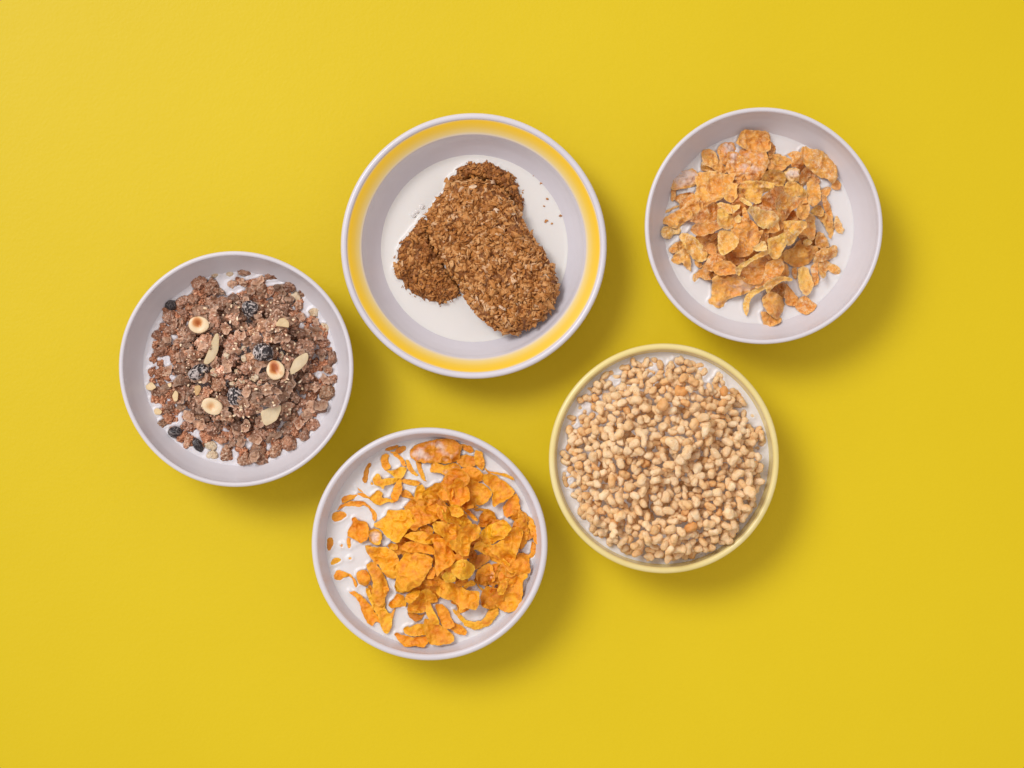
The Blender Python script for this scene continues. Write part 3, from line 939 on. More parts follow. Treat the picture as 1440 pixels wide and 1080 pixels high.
CORN = [
    ('CA', '680,165 740,140 800,130 850,115 840,150 760,185 690,185', dict(m=.0002, c='b', wr=.3)),
    ('CA', '815,185 850,145 920,135 930,170 880,215 840,210', dict(m=.0008, c='d')),
    ('CA', '665,250 720,215 750,240 740,310 765,350 720,400 685,370 665,310', dict(m=.0012, c='o')),
    ('CA', '760,200 820,205 880,250 920,300 930,350 890,345 860,280 800,230', dict(m=.0006, c='o', wr=.3)),
    ('CA', '930,290 970,300 1000,370 1060,440 1040,455 980,420 945,360', dict(m=.0009, wr=.3)),
    ('CC', '120,340 165,350 180,420 210,500 230,550 195,545 150,470 125,400', dict(m=.0012, wr=.3)),
    ('CA', '465,480 480,420 490,375 520,330 545,315 555,345 525,385 520,470 500,525 470,520', dict(m=.0004, c='d', wr=.3)),
    ('CA', '600,265 620,255 630,275 610,295 595,285', dict(m=.0002, c='d', wr=.2)),
    ('CA', '380,575 395,565 440,610 470,625 460,640 410,610', dict(m=.0002, c='o', wr=.2)),
    ('CA', '540,540 560,520 575,550 550,565', dict(m=.0003, wr=.2)),
    ('CA', '230,720 260,675 340,660 400,665 390,690 330,715 270,745 235,745', dict(m=.0005, c='o', wr=.3)),
    ('CA', '200,830 250,770 330,740 420,735 480,740 540,790 590,850 605,890 590,940 555,920 560,870 520,810 460,770 420,800 350,785 270,790 220,830', dict(m=.0008, c='o', wr=.25, bend=(0, .05), l="long thin orange curl breaking the milk like a hook at ten o'clock")),
    ('CA', '400,650 450,640 540,690 540,710 470,690 420,670', dict(m=.0004, c='o', wr=.2)),
    ('CA', '130,890 150,850 220,845 280,860 285,910 230,935 160,960 130,930', dict(m=.0003, c='o', wr=.4)),
    ('CE', '285,130 320,130 335,200 330,250 300,230', dict(m=.0004, c='o', wr=.3)),
    ('CE', '70,190 85,130 130,125 145,165 120,250 95,275 75,240', dict(m=.0009, c='d', wr=.3)),
    ('CE', '215,200 235,180 255,200 245,240 220,240', dict(m=.0003, c='o', wr=.2)),
    ('CE', '110,400 150,335 200,345 250,375 200,400 120,430', dict(m=.0001, c='y', wr=.4)),
    ('CE', '300,350 340,325 355,345 320,375 295,375', dict(m=.0002, wr=.2)),
    ('CE', '370,200 400,185 385,215 370,215', dict(m=.0003, c='o', wr=.2)),
    ('CA', '300,1060 360,985 350,920 390,910 430,950 490,960 530,1010 525,1080 510,1140 440,1180 380,1140 310,1110', dict(m=.0012, c='o', l="orange flake afloat on the milk, apart from the heap at nine o'clock")),
    ('CE', '150,540 180,490 230,480 290,510 310,530 285,550 250,560 215,590 170,575', dict(m=.0012, c='o')),
    ('CE', '280,505 340,530 385,590 400,640 385,680 370,640 350,575 300,540', dict(m=.0005, c='o', wr=.2)),
    ('CE', '405,560 410,500 450,475 510,490 545,540 555,580 520,630 480,650 430,620', dict(m=.0034, c='o', bend=(0, -1.0), curl=-.5, wr=.3, l="round smooth orange knob floating in milk towards eight o'clock")),
    ('CE', '310,710 380,720 450,760 500,800 550,870 600,940 640,1000 645,1040 600,1020 560,1075 520,1040 470,950 450,860 400,790', dict(m=.0016, bend=(55, .5), c='o')),
    ('CE', '520,650 550,640 580,700 560,780 530,740', dict(m=.0010)),
    ('CC', '590,160 640,155 720,180 735,230 700,250 640,215', dict(m=.0015, c='o')),
    ('CC', '760,220 830,235 850,300 860,400 830,430 780,390 750,320', dict(m=.003, c='', lift=(.1, -.1))),
    ('CD', '405,130 450,170 540,185 640,210 700,240 710,270 640,245 520,205 440,195', dict(m=.004, wr=.3, lift=(0, -.5), l="slender flake leaning against the inside of the wall at one o'clock")),
    ('CC', '560,340 590,290 680,270 760,300 760,380 690,400 600,390', dict(m=.0016, c='b')),
    ('CC', '65,230 120,170 230,130 400,100 500,95 560,150 600,170 575,260 575,300 520,340 430,355 350,335 250,350 150,330 80,290', dict(m=.0022, c='b', p=.44, wr=1.7, bend=(170, -.08), l="large tan flake with a milk puddle, top of the bowl at twelve o'clock")),
    ('CC', '285,380 320,340 370,370 430,385 510,360 570,370 600,430 590,530 570,560 500,530 420,470 340,455 280,460', dict(m=.0014, p=.42)),
    ('CC', '610,420 680,395 780,420 840,470 840,540 760,570 680,530 620,480', dict(m=.0028, c='o')),
    ('CD', '385,250 400,215 480,210 560,260 650,320 715,390 690,430 600,490 545,510 500,550 480,520 490,430 470,370 400,310', dict(m=.0035, c='')),
    ('CC', '560,640 580,570 660,530 760,560 850,590 920,660 930,690 880,760 840,800 780,810 680,740 600,690', dict(m=.003, p=.25)),
    ('CC', '440,660 490,645 530,670 510,705 450,700', dict(m=.0015)),
    ('CC', '380,720 450,700 540,710 640,740 740,800 790,830 740,850 640,820 520,790 440,790', dict(m=.003, c='')),
    ('CC', '120,620 180,590 215,640 190,740 200,810 130,820 100,740', dict(m=.003, c='y', lift=(.3, 0))),
    ('CC', '190,700 230,640 330,580 380,580 450,640 450,700 360,750 300,800 230,800', dict(m=.0045, c='y')),
    ('CA', '895,490 950,500 1080,510 1075,560 1000,570 930,540 895,520', dict(m=.0014)),
    ('CA', '880,620 940,610 1000,660 1020,710 960,700 890,680', dict(m=.0014)),
    ('CA', '780,720 770,660 810,570 860,490 890,520 885,640 850,705 800,745', dict(m=.0020, c='o', lift=(.4, 0))),
    ('CA', '540,710 570,665 640,615 675,645 670,700 760,700 800,740 720,740 650,775', dict(m=.0020, c='y', p=.25)),
    ('CA', '580,490 620,440 655,440 670,500 740,480 830,480 850,500 790,540 700,560 690,600 640,560 590,540', dict(m=.0025, c='y', bend=(90, -.3))),
    ('CA', '720,400 800,400 870,365 940,370 925,420 890,480 830,485 790,450', dict(m=.0028, c='y')),
    ('CD', '280,590 360,580 440,590 500,620 500,650 440,620 360,605 300,610', dict(m=.0009, wr=.3)),
    ('CD', '770,610 830,620 860,670 870,760 880,850 850,920 820,900 800,780 760,680', dict(m=.002)),
    ('CD', '870,660 920,700 960,790 1000,880 980,960 940,940 900,860 880,770', dict(m=.002, c='o', lift=(.3, 0))),
    ('CD', '600,560 650,500 740,410 765,480 775,560 770,630 690,650 640,680 610,620', dict(m=.0035, c='o')),
    ('CD', '910,940 940,960 955,1040 930,1080 890,1050', dict(m=.001, c='o')),
    ('CF', '830,310 880,310 910,250 925,180 950,220 950,290 920,340 860,350', dict(m=.0016, c='o', l="small orange flake curled up against the wall at three o'clock")),
    ('CF', '780,150 830,90 870,60 880,130 830,210 780,260', dict(m=.0014, c='o', p=.3)),
    ('CF', '310,600 350,660 400,700 460,710 455,730 390,715 330,670', dict(m=.0005, c='y', wr=.2)),
    ('CG', '410,560 470,550 540,580 600,560 560,620 500,650 440,610', dict(m=.0006, c='d', p=.35)),
    ('CE', '505,210 560,215 620,300 660,420 600,400 540,320', dict(m=.0015)),
    ('CG', '-40,300 0,300 60,450 160,440 170,500 200,560 250,540 240,650 215,740 180,770 130,710 100,600 20,470', dict(m=.0025, c='y', bend=(70, -.3))),
    ('CE', '530,60 580,20 650,40 680,110 650,190 590,200 540,160', dict(p=.45, c='y', curl=.3)),
    ('CE', '510,430 560,395 620,420 660,480 700,560 725,620 740,690 710,740 690,840 640,850 570,810 570,700 580,600 540,500', dict(c='', bend=(75, -.4), m=.004)),
    ('CE', '680,670 730,650 750,690 720,740 690,720', dict(curl=.4, c='o')),
    ('CG', '205,460 260,400 300,350 370,360 390,440 380,480 300,490 240,500', dict(c='', lift=(0, -.2))),
    ('CG', '230,560 270,500 280,520 250,600 230,690 215,680', dict(m=.0022, wr=.3)),
    ('CG', '275,785 300,765 380,800 480,820 600,800 630,810 620,870 580,920 520,900 390,910 330,860', dict(m=.0030, c='o', bend=(10, .4), l="orange trough-shaped flake at the bottom edge of the bowl, six o'clock")),
    ('CG', '370,730 410,690 440,710 520,670 590,680 620,760 590,790 500,800 440,790 390,770', dict(m=.0042, c='y', p=.25)),
    ('CG', '870,690 910,660 990,690 1050,740 1040,790 950,780 890,740', dict(m=.003, c='o')),
    ('CG', '600,620 660,620 740,670 830,730 910,800 905,850 850,880 740,895 660,880 620,800 600,720', dict(m=.0045, c='', bend=(40, -.2))),
    ('CG', '720,470 790,460 850,520 890,620 920,680 860,720 800,700 760,600 730,540', dict(m=.005, c='o')),
    ('CG', '610,450 650,440 690,510 760,640 740,680 700,660 650,620 620,560', dict(m=.0055, c='y')),
    ('CF', '540,430 600,410 660,420 690,470 700,530 660,580 590,580 550,550', dict(m=.002)),
    ('CF', '690,440 720,360 770,310 800,320 795,420 760,490 710,520 690,490', dict(m=.0022, c='o')),
    ('CF', '300,520 360,450 430,410 480,430 510,530 500,590 420,620 330,610', dict(m=.0013, p=.35, c='o')),
    ('CF', '230,380 280,320 380,300 440,310 450,370 380,420 300,470 250,450', dict(c='d', m=.003)),
    ('CF', '470,740 520,690 570,600 660,565 700,560 760,500 810,460 850,520 850,560 800,590 800,740 780,830 720,900 660,920 570,880 500,800', dict(m=.0030, bend=(125, .55), c='', curl=.3, l="large scoop-shaped flake cupped upwards, lone at four o'clock")),
    ('CF', '570,590 660,565 640,640 600,740 550,730 540,670', dict(c='', lift=(-.5, 0), up=.001)),
    ('CF', '60,900 100,910 150,960 200,1010 280,1030 360,1020 400,980 430,910 480,875 530,890 535,950 490,1010 440,1070 360,1100 280,1110 200,1080 140,1010', dict(m=.0035, c='y', bend=(0, -.15), wr=.5, l="bright yellow crescent flake near the wall towards five o'clock")),
    ('CB', '560,300 640,300 690,350 680,400 600,390 540,360', dict(c='d')),
    ('CB', '370,430 440,380 560,370 650,390 690,430 680,500 600,490 480,470 420,440', dict(c='')),
    ('CB', '430,110 520,100 620,90 720,130 770,200 700,250 640,270 560,290 500,350 440,320 520,230 460,170', dict(c='o')),
    ('CB', '200,520 240,490 300,510 305,560 270,570 220,550', dict(c='y')),
    ('CB', '-40,525 40,535 180,540 260,580 320,650 300,750 290,850 250,870 180,840 120,750 50,670 -20,600', dict(c='', bend=(40, -.25), l='smooth broad orange flake just left of the heap\'s domed middle flake')),
    ('CB', '55,285 120,250 180,210 200,140 300,140 430,130 470,180 520,230 470,280 410,330 350,420 310,465 250,450 170,380 130,330 70,320', dict(c='y', bend=(140, .3), curl=.12, up=.001, l="big bright yellow folded flake at the heap's upper left, ten o'clock")),
    ('CB', '730,160 780,80 800,200 850,290 820,285 750,220', dict(c='o', lift=(-.4, 0))),
    ('CC', '590,800 640,830 710,880 790,960 770,980 700,930 640,870', dict(c='o', lift=(.3, -.4))),
    ('CB', '790,100 830,160 870,80 960,90 1010,140 1060,200 990,260 970,290 870,270 820,220', dict(c='y', curl=.3)),
    ('CB', '860,110 900,70 960,80 1010,140 1025,180 960,205 890,190', dict(c='y', wr=.4)),
    ('CD', '130,720 170,650 230,690 270,740 250,780 190,770 140,790', dict(c='y')),
    ('CF', '300,200 340,160 400,190 460,240 510,300 590,340 660,400 640,420 560,400 470,370 420,310 330,260 285,250', dict(c='', lift=(0, -.2))),
    ('CF', '450,200 520,190 620,120 690,30 740,10 800,60 790,150 750,260 710,370 680,420 620,390 560,320 490,280', dict(c='', bend=(120, .3), lift=(0, -.1))),
    ('CD', '330,890 390,800 450,760 520,730 600,690 680,780 650,840 600,890 520,930 440,980 350,930', dict(c='y', bend=(150, -.25), up=.001, l="bright yellow blistered flake, right of the heap's middle, three o'clock")),
    ('CG', '920,230 980,190 1060,200 1040,260 970,270', dict(c='o')),
    ('CF', '160,670 200,610 260,580 300,610 290,640 230,640 190,690', dict(c='y', lift=(0, -.3))),
    ('CB', '790,850 830,790 890,790 940,850 920,900 840,910', dict(c='p')),
    ('CF', '30,460 80,400 140,360 200,370 270,440 280,490 240,560 160,570 90,530', dict(c='p', l="small pale crumpled flake to the lower right of the heap's middle")),
    ('CB', '660,780 700,750 720,820 690,870 620,880', dict(c='o')),
    ('CG', '420,450 500,400 560,300 640,290 720,370 730,440 640,450 600,540 500,545 430,540', dict(c='', bend=(10, .3))),
    ('CG', '385,380 400,350 470,290 540,260 545,330 500,390 450,440 410,430', dict(c='', up=.001)),
    ('CG', '695,180 730,150 790,210 830,260 800,310 750,270', dict(c='o', lift=(-.3, 0))),
    ('CG', '700,170 760,200 850,210 950,250 1060,310 1150,310 1180,330 1175,400 1160,480 1130,510 1060,480 1000,500 990,540 960,520 970,460 900,410 800,380 750,350 740,280', dict(c='', bend=(20, -.2), l="long forked flake stretching right below the heap, five o'clock")),
    ('CB', '680,430 760,440 830,480 880,560 930,650 900,710 840,740 780,770 740,840 720,760 710,600 700,520', dict(c='o', bend=(70, -.3))),
    ('CB', '680,290 730,260 810,280 870,300 940,290 980,330 960,450 940,550 890,560 830,480 800,410 720,370', dict(c='', bend=(60, -.3))),
    ('CD', '130,790 200,770 290,750 350,810 320,900 240,950 230,1060 170,1080 120,1040 60,1000 30,920 110,900', dict(c='', curl=-.1, up=.001)),
    ('CB', '350,560 370,510 440,475 540,485 640,510 700,540 700,600 620,600 520,590 420,590', dict(c='o', lift=(0, -.2))),
    ('CB', '275,950 320,900 400,960 470,980 440,1020 380,1025 290,1015', dict(c='y')),
    ('CB', '300,720 370,650 400,600 520,590 640,610 690,660 650,760 580,860 540,920 440,980 370,990 290,930 310,820', dict(c='', bend=(130, -.5), curl=-.2, wr=.7, up=.001, l='large domed blistered orange flake on top in the middle of the heap')),
]


# ------------------------------------------------------------------ bowl of frosted flakes
r = np.random.default_rng(21)
PF = Pile(BF, -0.0002)
fx, fy = np.array(W(1055, 318, BF.zm)) - BF.c
PF.H += 0.007 * np.clip(1 - (np.hypot(PF.X - fx, PF.Y - fy) / 0.034) ** 2, 0, 1)
G_FROST = 'sugar-frosted flakes heaped in milk'
filler(PF, M['frost'], 'frosted_flake', 'cereal flake', G_FROST, 'frosted flake half hidden under others',
       spots_in(r, 22, fx, fy, 0.049) + spots_in(r, 62, fx, fy, 0.037) + spots_in(r, 22, fx, fy, 0.020), 301, ['b', 'o', 'b', 'd', 'd'])  # dark tints paint the shade seen in gaps between the upper flakes
build_traced(PF, REG, FROSTED, M['frost'], 'frosted_flake', 'cereal flake', G_FROST, 'frosted flake', 5000)
prune(PF, 6)
make_milk(BF, PF, M['milk'], 'milk lying round the heap of sugar-frosted flakes', seed=3)

# ------------------------------------------------------------------ bowl of plain corn flakes
PC = Pile(BC, -0.0002)
cx_, cy_ = np.array(W(618, 775, BC.zm)) - BC.c
PC.H += 0.004 * np.clip(1 - (np.hypot(PC.X - cx_, PC.Y - cy_) / 0.028) ** 2, 0, 1)
G_CORN = 'golden corn flakes heaped in milk'
filler(PC, M['corn'], 'corn_flake', 'cereal flake', G_CORN, 'golden corn flake half hidden under others',
       spots_in(r, 46, *(np.array(W(652, 772, BC.zm)) - BC.c), 0.046) + spots_in(r, 30, cx_, cy_, 0.030) + spots_in(r, 16, cx_, cy_, 0.017), 701, ['o', 'b', 'b', 'd'])
build_traced(PC, REG, CORN, M['corn'], 'corn_flake', 'cereal flake', G_CORN, 'corn flake', 9000)
prune(PC, 6)
make_milk(BC, PC, M['milk'], 'milk between the plain golden corn flakes', rise=0.0012, seed=4)


# ------------------------------------------------------------------ bowl of puffed rice
def rice_mesh(r, seed, lobes=1):
    V, F = ICO[3]
    a = r.uniform(0.0027, 0.0038); b = r.uniform(0.0020, 0.0028); c = b * r.uniform(0.8, 1.0)
    if lobes > 1: a *= 1.2; b *= 1.12
    P = V.copy()
    x = V[:, 0]
    waist = 1 + (0.20 if lobes > 1 else 0.06) * (-np.cos(2 * math.pi * x * 0.75)) * (1 - x ** 2)
    taper = 1 + r.uniform(-.18, .18) * x
    bump = 1 + 0.20 * vnoise(V * 1.3 + seed, seed) + 0.15 * vnoise(V * 2.7 + seed, seed + 1) + 0.07 * vnoise(V * 5 + seed, seed + 2)
    P = np.stack([x * a * (0.7 + 0.3 * bump), V[:, 1] * b * waist * taper * bump, V[:, 2] * c * waist * taper * bump], 1)
    kb = r.uniform(-0.25, 0.25)
    P[:, 1] += kb * (P[:, 0] ** 2) / a
    return P, F


rr = np.random.default_rng(77)
RICE = [rice_mesh(rr, 40 + i, 2 if i % 4 == 0 else 1) for i in range(48)]
PR = Pile(BR, -0.0034)
mx, my = np.array(W(938, 660, BR.zm)) - BR.c
rad = np.hypot(PR.X - mx, PR.Y - my)
PR.H += 0.0100 * np.clip(1 - (rad / 0.060) ** 2, 0, 1)
grains = []


def drop_grain(x, y, scale=1.0, sub=0.0, kind=None):
    if math.hypot(x, y) > BR.rm - .0032: return
    k = rr.integers(len(RICE)) if kind is None else kind
    P, F = RICE[k]
    scale *= 0.96
    R3 = rand_rot(rr, 0.5)
    Q = (P * scale) @ R3.T
    h = PR.at(x + Q[:, 0], y + Q[:, 1])
    low = Q[:, 2] < 0
    z0 = np.percentile((h - Q[:, 2])[low], 72) - sub
    n = len(grains)
    PR.put(x + Q[:, 0], y + Q[:, 1], z0 + Q[:, 2], z0 + Q[:, 2], n)
    grains.append((k, scale, R3, x, y, z0))


def dart(n, rmin, R, cx=0.0, cy=0.0, r=rr, tries=30):
    pts = []
    for _ in range(n * tries):
        a, d = r.uniform(0, 2 * math.pi), R * math.sqrt(r.uniform())
        p = (cx + d * math.cos(a), cy + d * math.sin(a))
        if all((p[0] - q[0]) ** 2 + (p[1] - q[1]) ** 2 > rmin * rmin for q in pts):
            pts.append(p)
            if len(pts) >= n: break
    return pts


for (x, y) in dart(680, 0.0030, BR.rm - 0.0028):
    if math.hypot(x, y) > BR.rm - .0028 - .0004 * (1 + math.cos(math.atan2(y, x) + math.pi / 4)) / 2: continue
    drop_grain(x, y)
for (x, y) in dart(230, 0.0040, 0.058, mx * .8, my * .8):
    drop_grain(x, y)
for (x, y) in dart(500, 0.0035, 0.0625, mx * 0.8, my * 0.8):
    drop_grain(x, y, rr.uniform(0.95, 1.25))
for (x, y) in dart(100, 0.0052, 0.047, mx, my):
    drop_grain(x, y, rr.uniform(1.0, 1.35))
special = [(929, 568, 1.5, 0.9, 'big toasted orange puffed rice piece above the middle of the heap'),
           (1016, 550, 1.15, 1.0, 'amber puffed rice grain sitting in milk near the upper right rim'),
           (968, 739, 1.65, 1.15, 'flat brown toasted rice piece low in the heap, towards the bottom'),
           (1051, 689, 1.5, 0.05, 'large pale double rice puff near the right side of the heap'),
           (893, 562, 1.5, 0.6, 'large smooth tan rice puff up and left of the heap\'s middle'),
           (942, 622, 1.7, 0.15, 'largest cream rice clump lying in the middle of the heap'),
           (986, 605, 1.3, 0.1, 'pale slim rice grain standing out right of the middle'),
           (1021, 720, 1.25, 0.1, 'pale plump rice grain towards the lower right of the heap'),
           (975, 722, 1.3, 0.05, 'pale rounded rice grain below and right of the middle'),
           (870, 724, 1.3, 0.15, 'pale oval rice grain towards the lower left of the heap')]
special_idx = {}
for px, py, sc, sh, lab in special:
    x, y = np.array(W(px, py, BR.zm + 0.008)) - BR.c
    drop_grain(x, y, sc)
    special_idx[len(grains) - 1] = (sh, lab)
vis = PR.visible()
order = sorted(range(len(grains)), key=lambda i: (i not in special_idx, -vis.get(i, 0)))
singles, rest = order[:298], [i for i in order[298:] if vis.get(i, 0) >= 2]
rice_me = {}
G_RICE = 'puffed rice grains heaped in the yellow-rimmed bowl'
for i in singles:
    k, sc, R3, x, y, z0 = grains[i]
    sh = special_idx[i][0] if i in special_idx else float(np.clip(rr.beta(2.0, 2.6), 0, 1))
    sb = round(sh * 7) / 7
    if i in special_idx: sb = sh
    key = (k, sb)
    if key not in rice_me:
        P, F = RICE[k]
        rice_me[key] = mesh_np('rice_grain', P, F, attrs={'shade': np.full(len(P), sb)})
    o = link('rice_grain', rice_me[key], M['rice'], None, (x + BR.c[0], y + BR.c[1], z0))
    from mathutils import Matrix
    o.rotation_euler = Matrix(R3.tolist()).to_euler()
    o.scale = (sc, sc, sc)
    v = rr.uniform(0.93, 1.05)
    o.color = (v, v, v, 1)
    tag(o, special_idx[i][1] if i in special_idx else ('pale' if sb < .3 else 'golden' if sb < .6 else 'toasted') + ' puffed rice grain in the yellow-rimmed bowl' + sector(x, y, BR.rm), 'rice puff', G_RICE)
VV, FF, SS, nv = [], [], [], 0
for i in rest:
    k, sc, R3, x, y, z0 = grains[i]
    P, F = RICE[k]
    VV.append((P * sc) @ R3.T + np.array([x, y, z0])); FF.append(F + nv); nv += len(P)
    SS.append(np.full(len(P), np.clip(rr.beta(2.2, 2.2), 0, 1)))
if VV:
    o = link('rice_grains', mesh_np('rice_grains', np.concatenate(VV), np.concatenate(FF), attrs={'shade': np.concatenate(SS)}), M['rice'], None, (BR.c[0], BR.c[1], 0))
    tag(o, 'puffed rice lying deeper between the upper grains of the heap', 'rice puffs', None, 'stuff')
# the mound used for piling is not milk: the milk only meets grains that reach its level
make_milk(BR, PR, M['milk'], 'milk soaking the puffed rice up to the yellow rim', rise=0.0012, seed=5)


# ------------------------------------------------------------------ bowl of chocolate muesli
def cluster_mesh(rx, ry, rz, seed, nod=0.0016, sub=4, amp=0.24):
    r = np.random.default_rng(seed)
    V, F = ICO[sub]
    R = (rx + ry + rz) / 3
    K_ = int(max(8, min(60, 7.0 * (R / nod) ** 2)))
    i = np.arange(K_) + 0.5
    ph = np.arccos(1 - 2 * i / K_); th = math.pi * (1 + 5 ** 0.5) * i
    C = np.stack([np.cos(th) * np.sin(ph), np.sin(th) * np.sin(ph), np.cos(ph)], 1) + r.normal(0, 0.25 / math.sqrt(K_) * 2, (K_, 3))
    C /= np.linalg.norm(C, axis=1)[:, None]
    d = np.sqrt(((V[:, None] - C[None]) ** 2).sum(-1))
    size = r.uniform(0.75, 1.25, K_) * 1.9 / math.sqrt(K_)
    h = np.sqrt(np.clip(1 - (d / size[None]) ** 2, 0, 1)).max(1)
    f = 0.82 + 0.34 * vnoise(V * 1.2 + seed * .1, seed) + 0.22 * vnoise(V * 2.4 + seed * .3, seed + 1)
    rid = (1 - 2 * np.abs(vnoise(V * 4.5 + seed * .7, seed + 2))) * .07 + .05 * vnoise(V * 11, seed + 3)
    f = np.clip(f, .45, 1.5) + rid
    P = V * f[:, None] * np.array([rx, ry, rz]) + V * (h * nod * amp * 2.0)[:, None] * np.array([1, 1, 1.25])
    return P, F


PM = Pile(BM, -0.0012)
G_CL = 'chocolate cereal clusters in the muesli'
mid = np.array(W(345, 512, BM.zm)) - BM.c
mr = np.hypot(PM.X - mid[0], PM.Y - mid[1])
PM.H += 0.0080 * np.clip(1 - (mr / 0.042) ** 2, 0, 1)
rm = np.random.default_rng(99)
mk = [0]
mrecs = []


def drop_cluster(x, y, rx, ry, rz, rot, mat, name, label, group, color=(1, 1, 1, 1), sub=4, nod=0.0016, float_at=None, cat='cereal cluster', q=70, amp=.24):
    mk[0] += 1
    P, F = cluster_mesh(rx, ry, rz, 500 + mk[0] * 7, nod, sub, amp)
    P = rot_z(P, rot)
    if float_at is None:
        h = PM.at(x + P[:, 0], y + P[:, 1]); low = P[:, 2] < 0
        z0 = np.percentile((h - P[:, 2])[low], q) - 0.15 * rz
    else:
        z0 = BM.zm + float_at
    PM.put(x + P[:, 0], y + P[:, 1], z0 + P[:, 2], z0 + P[:, 2], mk[0])
    o = link(name, mesh_np(name, P, F), mat, None, (x + BM.c[0], y + BM.c[1], z0))
    o.color = color
    tag(o, label, cat, group)
    PM.items.append((mk[0], o))
    return o


def loc_m(reg, x, y, z=0.006):
    x0, y0, s = REG[reg]
    return np.array(W(x0 + x / s, y0 + y / s, BM.zm + z)) - BM.c


PXM = K * (CAM_H - 0.04)
# layer under the heap
for (x, y) in dart(150, 0.0050, 0.046, mid[0], mid[1], rm):
    s = rm.uniform(0.0028, 0.0048)
    v = rm.uniform(.6, 1.1)  # darker tone paints shade into the gaps of the heap
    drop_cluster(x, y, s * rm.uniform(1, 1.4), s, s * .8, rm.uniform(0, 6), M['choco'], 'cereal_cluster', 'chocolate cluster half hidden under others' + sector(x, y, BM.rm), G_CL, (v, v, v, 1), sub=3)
# pieces afloat round the heap, thinner where the photograph shows open milk
gaps = [(322, 412, 20, .75), (300, 437, 14, .6), (445, 432, 18, .8), (440, 415, 14, .7), (262, 455, 8, .5), (275, 605, 14, .9), (300, 640, 22, .9), (395, 605, 14, .8), (248, 470, 10, .7), (460, 450, 14, .9), (240, 520, 8, .7), (275, 480, 8, .6), (438, 490, 8, .6), (220, 610, 12, .9), (345, 620, 12, .8)]
aflo = 0
for (x, y) in dart(330, 0.0047, BM.rm - 0.0042, 0, 0, rm, 40):
    if math.hypot(x - mid[0], y - mid[1]) < 0.036: continue
    px, py = 720 + (x + BM.c[0]) / (K * (CAM_H - BM.zm)), 540 - (y + BM.c[1]) / (K * (CAM_H - BM.zm))
    if any(math.hypot(px - gx, py - gy) < gr and rm.uniform() < gp for gx, gy, gr, gp in gaps): continue
    s = rm.choice([0.0012, 0.0017, 0.0025, 0.0034], p=[.26, .30, .28, .16])
    v = rm.uniform(0.9, 1.35)
    el = rm.uniform(1.0, 1.9)
    drop_cluster(x, y, s * el, s, s * rm.uniform(.35, .55), rm.uniform(0, 6), M['choco'], 'cereal_cluster', 'little brown chocolate nodule afloat in milk' + sector(x, y, BM.rm), G_CL,
                 (v * 1.25, v * 1.02, v * .86, 1), sub=3 if s < .0016 else 4, nod=0.0012, float_at=rm.uniform(-0.0003, 0.0006), amp=.55)
